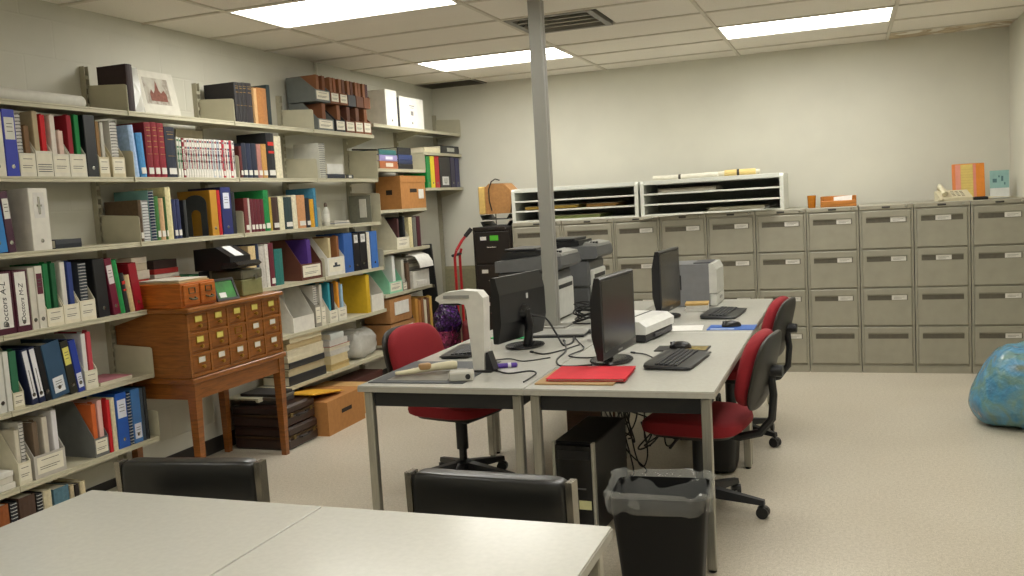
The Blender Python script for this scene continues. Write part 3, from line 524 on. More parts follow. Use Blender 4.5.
('bk', 1.162, 7.326, 7.399, 0.265, '#6a6a62', 'grey book right of the yellow one', {}, [], 'fifth bay, fourth shelf'),
('bk', 1.162, 7.407, 7.482, 0.271, '#4a1c26', 'maroon book at shelf end', {}, [], 'fifth bay, fourth shelf'),
('mf', 0.8, 6.806, 7.047, 0.098, '#8fcfae', 'mint green labelled magazine file with newsprint', {}, [('fo', 0.355, '#dcdcd8', 'printed white newsprint stack')], 'fifth bay, fifth shelf'),
('mf', 0.8, 7.057, 7.134, 0.073, '#9a968a', 'slim grey magazine file', {}, [('fo', 0.264, '#b8b4a6', 'pale grey folder in slim file')], 'fifth bay, fifth shelf'),
('bk', 0.8, 7.144, 7.203, 0.232, '#5f4a38', 'brown book right of slim grey file', {}, [], 'fifth bay, fifth shelf'),
('fl', 2.012, 8.031, 8.464, 0.075, '#1a1b1e', 'black media box with small white mark lying flat', {'d': 0.2, 'lab': '#b8b8b0'}, [], 'corner bay, upper shelf'),
('fl', 2.012, 7.666, 8.008, 0.046, '#d8d0b0', 'cream carton left of the black media box', {'d': 0.2}, [], 'corner bay, upper shelf'),
('bi', 1.685, 7.69, 7.769, 0.291, '#12823a', 'green binder', {}, [], 'corner bay, lower shelf'),
('bi', 1.685, 7.777, 7.862, 0.294, '#d9c41e', 'yellow binder', {}, [], 'corner bay, lower shelf'),
('bi', 1.685, 7.87, 7.966, 0.296, '#b01622', 'red binder', {}, [], 'corner bay, lower shelf'),
('bi', 1.685, 7.975, 8.227, 0.291, '#1b1b1e', 'wide black binder with white label', {'lab': '#d8d8d4', 'low': 1}, [], 'corner bay, lower shelf'),
('bi', 1.685, 8.236, 8.337, 0.296, '#2a2440', 'dark purple binder', {}, [], 'corner bay, lower shelf'),
('bi', 1.685, 8.347, 8.449, 0.289, '#2c2c54', 'indigo binder at end', {}, [], 'corner bay, lower shelf'),
]
UPROW = [(5.875, 6.083, '#6c706c', '#7a4a2c'), (6.09, 6.214, '#7a4a2c', '#8a5232'), (6.222, 6.342, '#7a4a2c', '#6b4430'), (6.35, 6.467, '#4a4c50', '#5d3524'), (6.475, 6.587, '#6b4430', '#80502f'), (6.596, 6.70, '#7a4a2c', '#45282a')]
# ================================================================ books, binders, files
PAGES = paper('#d9d2bd')
def bars(name, parent, rows, mat):
    mb = MB()
    for r in rows: mb.box(*r)
    o = mb.build(name, mat, parent)
    if len(rows) > 1: o['kind'] = 'stuff'
    return o
def u_cover(mb, w, h, d, t, round_=0.0, z0=0):
    a = w/2; out = [(-d, -a), (-.004, -a)]
    if round_: out += [(0, -a*.6), (round_, 0), (0, a*.6)]
    else: out += [(0, -a+.002), (0, a-.002)]
    out += [(-.004, a), (-d, a), (-d, a-t), (-t-.003, a-t), (-t-.003, -a+t), (-d, -a+t)]
    mb.prism(out, 'z', z0, z0+h)
def cat_of(k): return {'bk': 'book', 'bi': 'binder', 'jr': 'journal', 'sp': 'report', 'fo': 'folder', 'mf': 'magazine file', 'fl': 'book'}[k]
NAME = {'bk': 'book', 'bi': 'ring_binder', 'jr': 'journal', 'sp': 'spiral_report', 'fo': 'folder', 'mf': 'magazine_file', 'fl': 'flat_book'}
def make_upright(k, label, group, loc, w, h, d, col, o, rot=None):
    t = thing(NAME[k], label, cat_of(k), loc, group=group, rot=rot)
    if k == 'bk':
        tk = min(.003, w*.18); mb = MB(); u_cover(mb, w, h, d, tk, .003); c = mb.build('cover', cloth(col), t)
        MB().box(-d+.004, -tk-.004, -w/2+tk, w/2-tk, .003, h-.004).build('pages', PAGES, t)
        a = w*.36
        if o.get('lab'): MB().box(.0005, .0036, -a, a, .018, .018+min(.035, h*.14)).build('spine_label', paper('#dcd9d0'), t)
        if o.get('t'): bars('title_lettering', t, [(.0005, .0034, -a*.8, a*.8, h*(.86-.1*i)-.004, h*(.86-.1*i)) for i in range(o['t'])] + [(.0005, .0034, -a, a, h*.9, h*.9+.002), (.0005, .0034, -a, a, h*.42, h*.42+.002)], M('#a8864a', .4, .6))
        if o.get('red'): bars('spine_patch', t, [(.0005, .0036, -a, a, h*.72, h*.80), (.0005, .0036, -a, a, h*.55, h*.60)], paper('#c02c22'))
    elif k == 'jr':
        mb = MB(); u_cover(mb, w, h, d, .0012); mb.build('cover', paper(col), t)
        MB().box(-d+.002, -.0045, -w/2+.0013, w/2-.0013, .001, h-.001).build('pages', PAGES, t)
        a = w*.36; c = paper(o.get('s', '#d6d2ca'))
        bars('spine_lettering', t, [(.0, .0008, -a, a, h*(.9-.17*i), h*(.9-.17*i)+.012) for i in range(4)] + [(.0, .0008, -a*.5, a*.5, h*.22, h*.85-.14*h)], c)
        MB().box(0, .0009, -w*.4, w*.4, .012, .042).build('spine_label', paper('#dedbd2'), t)
    elif k == 'bi':
        mb = MB(); u_cover(mb, w, h, d, .003); mb.build('cover', plastic(col, .38), t)
        MB().box(-d+.015, -.012, -w/2+.004, w/2-.004, .006, h-.018).build('pages', PAGES, t)
        hole = MB(); hole.lathe([(.006, -.0005), (.010, 0), (.010, .0015), (.007, .002), (.006, .0005)], 12); hole.T = None
        if w > .03:
            hb = MB(); hb.T = Matrix.Translation((.0, 0, .045)) @ Matrix.Rotation(math.pi/2, 4, 'Y'); hb.lathe([(.0055, .0), (.010, .0), (.010, .0012), (.0055, .0016)], 14); hb.build('finger_ring', CHROME, t, True)
        if o.get('lab'):
            z0, z1 = (h*.55, h*.88)
            if o.get('big'): z0, z1 = h*.1, h*.97
            if o.get('low'): z0, z1 = h*.08, h*.36
            if o.get('high'): z0, z1 = h*.74, h*.95
            a = w*.38 if not o.get('big') else w*.36
            if w > .09 and not o.get('big'): a = w*.3
            lb = MB().box(0, .0008, -a, a, z0, z1).build('spine_label', paper(o['lab']), t)
            if o.get('txt'):
                cu = bpy.data.curves.new('lettering', 'FONT'); cu.body = o['txt']; cu.size = w*.40; cu.align_x = 'CENTER'; cu.align_y = 'CENTER'; cu.extrude = .0003; cu.shear = .2
                tmp = bpy.data.objects.new('lettering_curve', cu); me = bpy.data.meshes.new_from_object(tmp); bpy.data.objects.remove(tmp)
                me.materials.append(M('#2a2a30', .7)); to = bpy.data.objects.new('lettering', me); COL.objects.link(to); to.parent = lb
                to.matrix_local = Matrix(((0, 0, 1, .0012), (0, -1, 0, 0), (1, 0, 0, h*.47), (0, 0, 0, 1)))
            elif z1-z0 > .04 and not o.get('big'):
                bars('lettering', lb, [(.0008, .0011, -a*.6, a*.6, z0+(z1-z0)*f, z0+(z1-z0)*f+.003) for f in (.35, .55, .7)], M('#55524c', .8))
            else:
                bars('lettering', lb, [(.0008, .0011, -a*.15, a*.15, z0+(z1-z0)*.12, z0+(z1-z0)*.6)], M('#55524c', .8))
        if o.get('mark'):
            MB().box(0, .0008, -w*.28, w*.28, h*.52, h*.93).build('spine_label', paper('#d6d4cf'), t)
            bars('clip', t, [(.0008, .0022, -.006, .006, h*.58, h*.86), (.0008, .004, -.014, .014, h*.70, h*.735)], CHROME)
        if o.get('pic'):
            bars('printed_emblem', t, [(0, .0008, -.05, .05, h*.72, h*.75), (0, .0008, -.03, .035, h*.66, h*.68), (0, .0008, -.025, .025, h*.42, h*.56)], M('#8c8a88', .7))
    elif k in ('fo', 'sp'):
        mb = MB(); tk = min(.0016, w*.2); a = w/2
        if k == 'fo': u_cover(mb, w, h, d, tk); mb.build('cover', paper(col), t)
        else:
            mb.box(-d, -.004, -a, -a+tk, 0, h).box(-d, -.004, a-tk, a, 0, h); mb.build('cover', paper(o.get('side', col)), t)
        MB().box(-d+.004, -.0055, -a+tk+.0004, a-tk-.0004, .001, h-.006).build('papers', paper('#d8d4c8' if k == 'fo' else col), t)
        if k == 'fo': MB().box(-.05, -.02, a-tk, a, h, h+.008).build('index_tab', paper(col), t)
        else:
            rg = MB(); n = max(8, int(h/.016))
            for i in range(n):
                z = h*(i+.6)/(n+.2); rg.tube([(-.008, -a*.9, z), (.002, -a*.75, z), (.0035, 0, z+.001), (.002, a*.75, z), (-.008, a*.9, z)], .0016, 4)
            rg.build('spiral_binding', plastic('#1c1d20' if col[1] in '9abcdef' else '#c9c9c4'), t)
    return t
def make_mf(label, loc, w, fh, H, d, col, o):
    t = thing('magazine_file', label, 'magazine file', loc, group='magazine files on the wall shelves')
    th = .003; side = [(0, 0), (0, fh), (-d*.42, H*.92), (-d*.5, H), (-d, H), (-d, 0)]
    mb = MB(); mb.prism(side, 'y', -w/2, -w/2+th); mb.prism(side, 'y', w/2-th, w/2)
    mb.box(-th, 0, -w/2+th, w/2-th, 0, fh); mb.box(-d, -d+th, -w/2+th, w/2-th, 0, H); mb.box(-d+th, -th, -w/2+th, w/2-th, 0, th)
    mb.build('body', paper(col), t)
    if not o.get('nolab'):
        lb = MB().box(0, .0007, -w*.42, w*.42, fh*.18, fh*.9).build('front_label', paper('#e0dbc8'), t)
        if o.get('logo'): bars('printed_logo', lb, [(.0007, .0011, -w*.2, w*.22, fh*.45, fh*.55), (.0007, .0011, -w*.1, w*.05, fh*.55, fh*.7)], M('#30343c', .8))
        elif o.get('stripe'): bars('printed_stripes', lb, [(.0007, .0011, -w*.42, w*.42, fh*(.18+.09*i), fh*(.18+.09*i)+.004) for i in range(4)], M('#4c5058', .8))
        else: bars('lettering', lb, [(.0007, .0011, -w*.28, w*.28, fh*.74, fh*.74+.003), (.0007, .0011, -w*.34, w*.3, fh*.45, fh*.45+.003), (.0007, .0011, -w*.34, w*.2, fh*.36, fh*.36+.003)], M('#6a665c', .8))
    return t
def make_flat(label, loc, w, h, d, col, o, place):
    box = h > .04 and not o.get('page')
    t = thing('flat_book' if not o.get('page') else 'paper_bundle', label, 'book' if not o.get('page') else 'papers', loc, group='items lying flat, ' + place)
    a = w/2
    if o.get('page'):
        n = max(3, int(h/.009)); mb = MB()
        for i in range(n):
            j = random.uniform(-.006, .0); k = random.uniform(0, .006)
            mb.box(-d, j, -a+k, a-k*.7, h*.96*i/n, h*.96*(i+.86)/n)
        mb.build('sheets', paper('#d9d3bf' if col.startswith('#b0') or col.startswith('#a8') else col), t)
        MB().box(-d, 0, -a, a, h*.965, h).build('cover', paper(col), t)
    else:
        tk = min(.004, h*.15); mb = MB()
        mb.prism([(-d, 0), (0, 0), (.002, h/2), (0, h), (-d, h), (-d, h-tk), (-tk, h-tk), (-tk, tk), (-d, tk)], 'y', -a, a); mb.build('cover', plastic(col), t)
        MB().box(-d+.004, -tk-.001, -a+.004, a-.004, tk, h-tk).build('pages', PAGES, t)
        if o.get('lab'):
            lb = MB().box(.001, .003, -a*.35, a*.45, h*.25, h*.75).build('spine_label', paper(o['lab']), t)
    return t
for k, z, y0, y1, h, col, desc, o, kids, place in ITEMS:
    loc = (XS, (y0+y1)/2, z); w = y1-y0
    gap = 9 if z > 2.1 else .297 if abs(z-1.685) < .002 else .322      # clear height under the next shelf
    if k != 'fl': h = min(h, gap)
    if desc == 'J': lab = 'thin white journal with label band, in the row of periodicals'
    else: lab = desc + ', ' + place
    if k == 'fl': make_flat(lab, loc, w-.002, h-.001, o.get('d', .2), col, o, place); continue
    if k == 'mf':
        H = o.get('H', .29); H = max(H, h+.02)
        make_mf(lab, loc, w-.002, h, H, .24, col, o)
        n = len(kids); av = (w-.012)
        for i, (kk, kh, kc, kd) in enumerate(kids):
            cw = min(av/n*.8, .03 if n > 1 else .05); cy = y0+.006+av*(i+.5)/n
            make_upright(kk, kd + ', ' + place, 'papers standing in magazine files', (XS-.012, cy, z+.0035), cw, min(kh, o.get('cap', .335), gap-.013), .21, kc, {})
        continue
    d = o.get('d', {'bk': .18, 'bi': .243, 'jr': .19, 'sp': .215, 'fo': .215}[k])
    rot = None
    if o.get('lean'):
        a = R(o['lean']); rot = (-a, 0, 0); h *= .98
        # keep the lowest edge on the shelf
        loc = (XS, loc[1] - h*.5*math.sin(a)*.0, z + abs(math.sin(a))*w/2)
    make_upright(k, lab, {'bk': 'books on the wall shelves', 'bi': 'binders on the wall shelves', 'jr': 'periodicals on the second shelf', 'sp': 'spiral reports on the wall shelves', 'fo': 'folders on the wall shelves'}[k], loc, w-.0015, h, d, col, o, rot)
# second row of document files stacked on the first
for i, (px0, px1, c, c2) in enumerate(UPROW):
    wd = ['first', 'second', 'third', 'fourth', 'fifth', 'sixth'][i]
    lab = wd + ' magazine file from the left in the upper stacked row, top shelf'
    make_mf(lab, (XS, (px0+px1)/2, 2.329), px1-px0-.003, .085, .185, .24, c, {'nolab': i > 2})
    for j in range(2):
        make_upright('fo', '%s folder in the %s file of the upper stacked row' % (('left', 'right')[j], wd), 'papers standing in magazine files', (XS-.012, px0+(px1-px0)*(.3+.4*j), 2.3325), .04, .19, .215, c2 if j else '#8a5a3a', {})
# ================================================================ tables
TOP = M('#bfbeb5', .22, var=.03, scale=60, bump=.01, spec=.55); EDGE = M('#a3a095', .4, var=.04); LEG = M('#a9a79c', .3, .75, 'brushed')
def make_table(label, x0, y0, W, D, H):
    t = thing('work_table', label, 'table', (x0, y0, 0), group='pale laminate work tables')
    MB().cbox(.002, W-.002, .002, D-.002, H-.006, H, .001).build('table_top', TOP, t)
    MB().box(0, W, 0, D, H-.028, H-.006).build('edge_band', EDGE, t)
    ap = MB(); i = .045
    ap.box(i, W-i, i, i+.02, H-.10, H-.034); ap.box(i, W-i, D-i-.02, D-i, H-.10, H-.034); ap.box(i, i+.02, i+.02, D-i-.02, H-.10, H-.034); ap.box(W-i-.02, W-i, i+.02, D-i-.02, H-.10, H-.034)
    ap.build('apron', M('#1a1a1b', .5), t)
    for lx in (.02, W-.058):
        for ly in (.02, D-.058):
            l = MB().cbox(lx, lx+.038, ly, ly+.038, .012, H-.034, .004).build('leg', LEG, t)
            MB().lathe([(.012, 0), (.016, .003), (.016, .008), (.008, .012)], 10, (lx+.019, ly+.019)).build('foot_glide', BLACK, l)
    return t
TH = .74
make_table('pale laminate table with the black desk mat, front left of cluster', -2.063, 3.51, .783, 1.49, TH)
make_table('pale laminate table with the red folder, front right of cluster', -1.278, 3.51, .783, 1.49, TH)
make_table('pale laminate table under the big grey printers, back left', -2.063, 5.002, .783, 1.53, TH)
make_table('pale laminate table with blue mouse pad, back right', -1.278, 5.002, .783, 1.53, TH)
make_table('pale laminate table in the left foreground', -2.128, .515, .793, 1.53, .735)
make_table('pale laminate table in the right foreground', -1.333, .515, .793, 1.53, .735)
# ================================================================ grey filing cabinets
CAB = steel('#9a9686', .42); CABD = steel('#858172', .5); SLOT = M('#5d584c', .5); CARD = paper('#d6d3cb')
def make_cabinet(label, x0, W, H, body, dark, slots, D=.72, y=7.66, style=0):
    t = thing('file_cabinet', label, 'filing cabinet', (x0, y, 0), group='four-drawer steel filing cabinets')
    mb = MB(); mb.box(.002, W-.002, .012, D, .0, H-.035); mb.box(.002, .016, 0, .012, 0, H-.035); mb.box(W-.016, W-.002, 0, .012, 0, H-.035); mb.box(.016, W-.016, 0, .012, 0, .055)
    mb.cbox(0.001, W-.001, -.004, D, H-.035, H, .004); mb.build('body', body, t)
    MB().cbox(W/2-.03, W/2+.03, -.007, -.003, H-.026, H-.012, .002).build('nameplate', M('#2b2925', .4), t)
    lk = MB(); lk.cyl((W-.05, -.004, H-.018), (W-.05, -.010, H-.018), .008, n=12); lk.build('lock', CHROME, t, True)
    hd = (H-.045-.062)/4
    for r in range(4):
        z1 = H-.045-hd*r; z0 = z1-hd+.012
        d = MB().cbox(.02, W-.02, -.006, .014, z0, z1, .004).build('drawer', body, t)
        if style == 0:
            a0, a1, b = .05, W-.05, z1-.07
            hnd = MB(); hnd.box(a0, a1, -.0065, -.0058, b-.022, b+.022); hnd.build('handle_recess', SLOT, d)
            MB().prism([(-.006, b+.022), (-.014, b+.026), (-.014, b+.020), (-.006, b+.014)], 'x', a0, a1).build('pull_lip', CABD, d)
            s = slots[r]
            if s is not None:
                c0 = a1-.115 if s == 1 else W/2-.045
                c = MB().box(c0, c0+.108, -.010, -.0066, b-.019, b+.017).build('label_card', CARD, d)
                bars('lettering', c, [(c0+.015, c0+.09, -.0104, -.010, b, b+.003), (c0+.015, c0+.07, -.0104, -.010, b-.009, b-.006)], M('#8c8880', .8))
        else:
            b = z1-.09
            h = MB(); h.tube([(W/2-.05, -.006, b-.05), (W/2-.045, -.026, b-.05), (W/2+.045, -.026, b-.05), (W/2+.05, -.006, b-.05)], .005, 8); h.build('handle', CHROME, d, True)
            fr = MB(); fr.box(.07, .135, -.009, -.006, b+.012, b+.05); fr.build('label_holder', CHROME, d)
            MB().box(.074, .131, -.010, -.009, b+.016, b+.046).build('label_card', CARD, d)
            if slots[r]: MB().box(W/2-.02, W/2+.06, -.008, -.006, b+.01, b+.055).build('green_label', paper('#4fb02a'), d)
    return t
order = ['tenth', 'ninth', 'eighth', 'seventh', 'sixth', 'fifth', 'fourth', 'third', 'second', 'rightmost']
edges = [-2.808, -2.345] + [-1.881 + .3932*k for k in range(9)]
slots = [(None,)*4, (None,)*4, (1,)*4, (1,)*4, (1,)*4, (1,)*4, (1, 1, 1, None), (1, 1, 1, None), (2, 2, None, None), (1,)*4]
for k in range(10):
    lab = 'grey four-drawer filing cabinet, %s' % (order[k] + ' from the right wall' if k < 9 else 'rightmost one, beside the blue bag')
    make_cabinet(lab, edges[k], edges[k+1]-edges[k]-.002, 1.322, CAB, CABD, slots[k])
DK = M('#241e1a', .35, var=.1)
make_cabinet('dark brown four-drawer filing cabinet with green drawer labels', -3.19, .372, 1.30, DK, DK, (1, 0, 1, 1), style=1)
# ================================================================ white literature racks on the cabinets
def make_rack(label, x0, W, z0, H, D):
    t = thing('literature_rack', label, 'paper rack', (x0, 7.665, z0), group='white flat paper racks')
    m = M('#d6d8ce', .4, var=.03)
    for sx in (0, W-.03):
        MB().prism([(0, 0), (D, 0), (D, H+.02), (.02, H+.02), (0, H)], 'x', sx, sx+.03).build('side_panel', m, t)
    n = 4
    for i in range(n):
        z = .0 + (H-.012)*i/(n-1)
        MB().cbox(.03, W-.03, 0.002, D, z, z+(.014 if i < n-1 else .034), .002).build('shelf', m, t)
    MB().box(.03, W-.03, D-.006, D-.001, .012, H-.013).build('back_panel', M('#8d8f86', .6), t)
    return t
make_rack('white three-slot paper rack on cabinets behind the pole', -2.80, 1.14, 1.3225, .275, .62)
make_rack('white three-slot paper rack on cabinets with rolls on top', -1.64, 1.165, 1.3225, .275, .62)
for i, (x0, x1, z, c, lab) in enumerate([(-2.70, -2.2, 1.4285, '#c9a94e', 'yellowed paper pile in middle slot of left rack'), (-2.15, -1.85, 1.4285, '#b98e52', 'tan paper pile in middle slot of left rack, right side'),
        (-2.55, -2.0, 1.3375, '#8f9a5e', 'greenish paper pile in bottom slot of left rack'), (-1.5, -1.0, 1.516, '#b9b4a4', 'grey paper pile in top slot of right rack'), (-1.1, -.62, 1.3375, '#a9a48f', 'drab paper pile in bottom slot of right rack')]):
    t = thing('paper_pile', lab, 'papers', (x0, 7.70, z), group='papers in the white racks')
    mb = MB()
    for j in range(4): mb.box(random.uniform(0, .03), x1-x0-random.uniform(0, .03), random.uniform(0, .03), .45, j*.007, j*.007+.006)
    mb.build('sheets', paper(c), t)
    MB().box(0, x1-x0, 0, .44, .0285, .030).build('top_sheet', paper('#cfc6a8'), t)
# things on the racks and cabinets
def curl_sheet(name, label, cat, loc, pts, depth, col, th=.0015, rz=0):
    t = thing(name, label, cat, loc, rz)
    mb = MB(); top = pts; bot = [(a, b-th) for a, b in pts[::-1]]
    n = len(pts); V = [(a, 0, b) for a, b in pts] + [(a, 0, b-th) for a, b in pts] + [(a, depth, b) for a, b in pts] + [(a, depth, b-th) for a, b in pts]
    F = []
    for i in range(n-1):
        F += [(i, i+1, 2*n+i+1, 2*n+i), (n+i+1, n+i, 3*n+i, 3*n+i+1), (i+1, i, n+i, n+i+1), (2*n+i, 2*n+i+1, 3*n+i+1, 3*n+i)]
    F += [(0, 2*n, 3*n, n), (n-1, 2*n-1, 4*n-1, 3*n-1)]
    mb.add(V, F); mb.build('sheet', paper(col), t, True); return t
curl_sheet('paper_sheet', 'long white paper sheet curling over cabinet fronts under right rack', 'paper', (-1.66, 7.60, 1.3275), [(0, -.03), (.15, -.012), (.4, 0), (.7, .002), (.95, .012), (1.06, .024), (1.13, .045)], .063, '#dddbd2')
for i, (x, y, L, r, c, lab) in enumerate([(-1.55, 7.80, .55, .020, '#d8d4c4', 'longest pale paper roll on right rack'), (-1.12, 7.86, .45, .022, '#cfc9b4', 'cream paper roll with dark tie on right rack'), (-.95, 7.79, .25, .026, '#d0b878', 'short straw-coloured roll on right rack')]):
    t = thing('paper_roll', lab, 'paper roll', (x, y, 1.6195+r), rz=.05*(i-1), group='paper rolls on the white rack')
    mb = MB(); prof = [(r*.75, 0), (r, 0), (r, L), (r*.75, L), (r*.72, .002)]; mb.T = Matrix.Rotation(math.pi/2, 4, 'Y'); mb.lathe(prof, 16); mb.build('sheet_roll', paper(c), t, True)
    b = MB(); b.T = Matrix.Rotation(math.pi/2, 4, 'Y'); b.lathe([(r+.0005, L*.4), (r+.002, L*.4), (r+.002, L*.4+.02), (r+.0005, L*.4+.02)], 16); b.build('tie_band', M('#3a3630', .7), t, True)
t = thing('amber_glass', 'small amber glass tumbler on the grey cabinets', 'glass', (-.268, 7.77, 1.3225))
MB().lathe([(.026, 0), (.029, .004), (.034, .1), (.031, .1), (.026, .01), (.0, .008)], 20).build('tumbler', M('#c87a14', .12, spec=.6, var=.1), t, True)
MB().lathe([(.0245, .0095), (.029, .06), (0, .062)], 18).build('wax', M('#8a4a10', .5), t, True)
t = thing('wooden_tray', 'small orange wooden tray holding papers on the grey cabinets', 'tray', (-.2, 7.72, 1.3225)); wm = M('#b8752c', .45, kind='wood')
mb = MB(); mb.cbox(0, .27, 0, .012, 0, .05); mb.cbox(0, .27, .2, .212, 0, .085); mb.cbox(0, .012, .012, .2, 0, .085); mb.cbox(.258, .27, .012, .2, 0, .085); mb.cbox(.012, .258, .012, .2, 0, .01); mb.build('tray_box', wm, t)
t2 = thing('index_cards', 'white slips of paper sticking out of the wooden tray', 'papers', (-.1, 7.74, 1.3335))
mb = MB()
for i in range(4): mb.add([(0+i*.02, .01+i*.03, 0), (.13, .015+i*.03, 0), (.14, .04+i*.03, .075), (.0+i*.01, .035+i*.03, .068), (0+i*.02, .012+i*.03, 0), (.13, .017+i*.03, 0), (.14, .042+i*.03, .075), (.0+i*.01, .037+i*.03, .068)], [(0,1,2,3), (7,6,5,4), (0,4,5,1), (1,5,6,2), (2,6,7,3), (3,7,4,0)])
mb.build('slips', paper('#dedbd4'), t2)
t = thing('desk_phone', 'beige corded desk telephone on top of the grey cabinets', 'telephone', (.60, 7.73, 1.3225), .1); bm = plastic('#c9c1a4')
MB().prism([(0, 0), (.22, 0), (.22, .075), (.19, .08), (0, .025)], 'x', .07, .30).build('base', bm, t)
kp = MB(); kp.T = Matrix.Translation((.0, .0, .0))
for i in range(3):
    for j in range(4):
        x = .17+i*.032; y = .04+j*.034; z = .0335+(y-.04)*.29
        kp.cbox(x, x+.022, y, y+.022, z-.004, z+.008, .002)
kp.build('keypad', plastic('#77725f'), t)
hs = MB(); hs.tube([(.11, .02, .055), (.10, .05, .085), (.10, .11, .1), (.10, .17, .115), (.11, .2, .1)], [.024, .02, .017, .02, .026], 10); hs.build('handset', plastic('#d0c8ac'), t, True)
cord = MB(); cord.tube([(.09+.012*math.cos(a*.9)-.0004*a, .0-.03+.0004*a, .012+.008*math.sin(a*.9)) for a in range(60)], .004, 5); cord.build('cord', bm, t, True)
t = thing('flat_remote', 'black flat box lying beside the desk telephone', 'box', (.905, 7.76, 1.3225)); MB().cbox(0, .1, 0, .14, 0, .022, .004).build('case', BLACK, t); MB().cbox(.01, .09, .01, .06, .022, .024, .001).build('screen', M('#30343a', .15), t)
t = thing('paper_file', 'orange and yellow striped paper holder standing on the cabinets', 'file', (.80, 8.14, 1.3225), .06, rot=(R(-8), 0, .06))
MB().cbox(0, .235, 0, .02, 0, .285, .002).build('backing', paper('#e08a34'), t)
MB().box(.0, .02, -.002, -.0002, .0, .28).build('margin_stripe', paper('#e58a52'), t)
for x0, x1, c in ((.022, .06, '#e59a86'), (.062, .15, '#dcc472'), (.152, .172, '#e0907c')): MB().box(x0, x1, -.003, -.0002, .012, .278).build('paper_strip', paper(c), t)
bars('ruled_lines', t, [(.064, .148, -.0036, -.003, .04+.022*i, .042+.022*i) for i in range(10)], paper('#c9a860'))
t = thing('greeting_card', 'small teal greeting card standing in the cabinet corner', 'card', (1.07, 8.18, 1.3225), rot=(R(-6), 0, -.1))
MB().prism([(0, 0), (.003, 0), (.003, .215), (0, .215)], 'x', 0, .135).build('front_leaf', paper('#8fb4b0'), t)
MB().add([(0, .003, 0), (.135, .003, 0), (.135, .05, .0), (.135, .004, .21), (0, .004, .21), (0, .05, 0)], [(0,1,3,4), (5,4,3,2), (0,5,2,1), (0,4,5), (1,2,3)]).build('back_leaf', paper('#a8c4bf'), t)
bars('printed_figures', t, [(.02, .05, -.001, 0, .12, .15), (.08, .095, -.001, 0, .13, .17), (.06, .07, -.001, 0, .16, .175), (.1, .11, -.001, 0, .1, .12)], paper('#54767a'))
MB().box(.0, .135, -.0012, -.0002, 0, .075).build('white_panel', paper('#d9dbd6'), t)
curl_sheet('loose_papers', 'loose cream papers in front of the teal card', 'papers', (.98, 7.88, 1.3245), [(0, .0), (.08, .012), (.16, .008), (.24, .0)], .16, '#cfc39c', .0018)
# things on the dark cabinet
t = thing('letter_tray', 'black stacked letter trays on the dark cabinet', 'tray', (-3.10, 7.69, 1.3005))
for i in range(2):
    mb = MB(); mb.prism([(0, i*.06), (.24, i*.06), (.27, i*.06+.045), (.262, i*.06+.045), (.235, i*.06+.006), (.02, i*.06+.006), (-.012, i*.06+.045), (-.02, i*.06+.045)], 'y', 0, .3); mb.build('tray', plastic('#1d1d1c', .35), t)
for sx in (.02, .22): MB().box(sx, sx+.008, .28, .288, .006, .13).build('riser', CHROME, t)
t = thing('tan_case', 'tan leather case with black strap on top of letter trays', 'case', (-3.13, 7.70, 1.412))
MB().prism([(.06, 0), (.29, 0), (.32, .16), (.30, .21), (.24, .27), (.10, .275), (.06, .24)], 'y', .02, .24).build('body', M('#a87a48', .5, var=.12), t)
MB().cbox(0, .056, 0, .26, .0, .25, .006).build('end_flap', M('#c9a860', .55), t)
sm = MB(); sm.tube([(.12, .012, .03), (.10, .010, .12), (.10, .008, .22), (.13, .006, .29), (.17, .008, .312), (.21, .012, .298)], .006, 6); sm.build('strap', M('#2a221c', .5), t, True)
# ================================================================ wooden card catalogue
t = thing('card_catalogue', 'orange-brown wooden card cabinet with fifteen labelled drawers on legs', 'card cabinet', (-3.86, 3.985, 0)); W_ = M('#935a25', .35, kind='wood', coat=.2); WD = M('#8a5220', .35, kind='wood', coat=.2)
D, Wd = .51, .865
MB().cbox(0, D-.02, 0, Wd, .655, 1.015, .004).build('carcass', W_, t)
MB().cbox(-.0, D+.012, -.012, Wd+.012, 1.015, 1.04, .005).build('top_board', W_, t)
MB().cbox(0, D+.004, -.006, Wd+.006, .625, .655, .004).build('base_moulding', WD, t)
ap = MB(); ap.box(.03, D-.025, .02, .04, .535, .625); ap.box(.03, D-.025, Wd-.04, Wd-.02, .535, .625); ap.box(D-.035, D-.015, .04, Wd-.04, .535, .625); ap.box(.02, .04, .04, Wd-.04, .535, .625); ap.build('stand_apron', WD, t)
for lx in (.012, D-.062):
    for ly in (.008, Wd-.063):
        lm = MB(); sx = 1 if lx < .1 else -1
        V = [(lx, ly, .625), (lx+.055, ly, .625), (lx+.055, ly+.055, .625), (lx, ly+.055, .625), (lx+.01, ly+.01, 0), (lx+.045, ly+.01, 0), (lx+.045, ly+.045, 0), (lx+.01, ly+.045, 0)]
        lm.add(V, [(0,1,2,3), (7,6,5,4), (1,0,4,5), (2,1,5,6), (3,2,6,7), (0,3,7,4)]); lm.build('leg', WD, t)
fm = MB(); x = D-.02
for i in range(6): fm.box(x, x+.01, i*(Wd-.018)/5, i*(Wd-.018)/5+.018, .66, 1.012)
for j in range(4): fm.box(x, x+.0095, 0, Wd, .66+j*.113, .66+j*.113+.012)
fm.build('face_frame', W_, t)
cw = (Wd-.018)/5; BR = M('#b08a3c', .35, .8); kinds = ['yyyyy', 'yy-ww', 'wwwww']
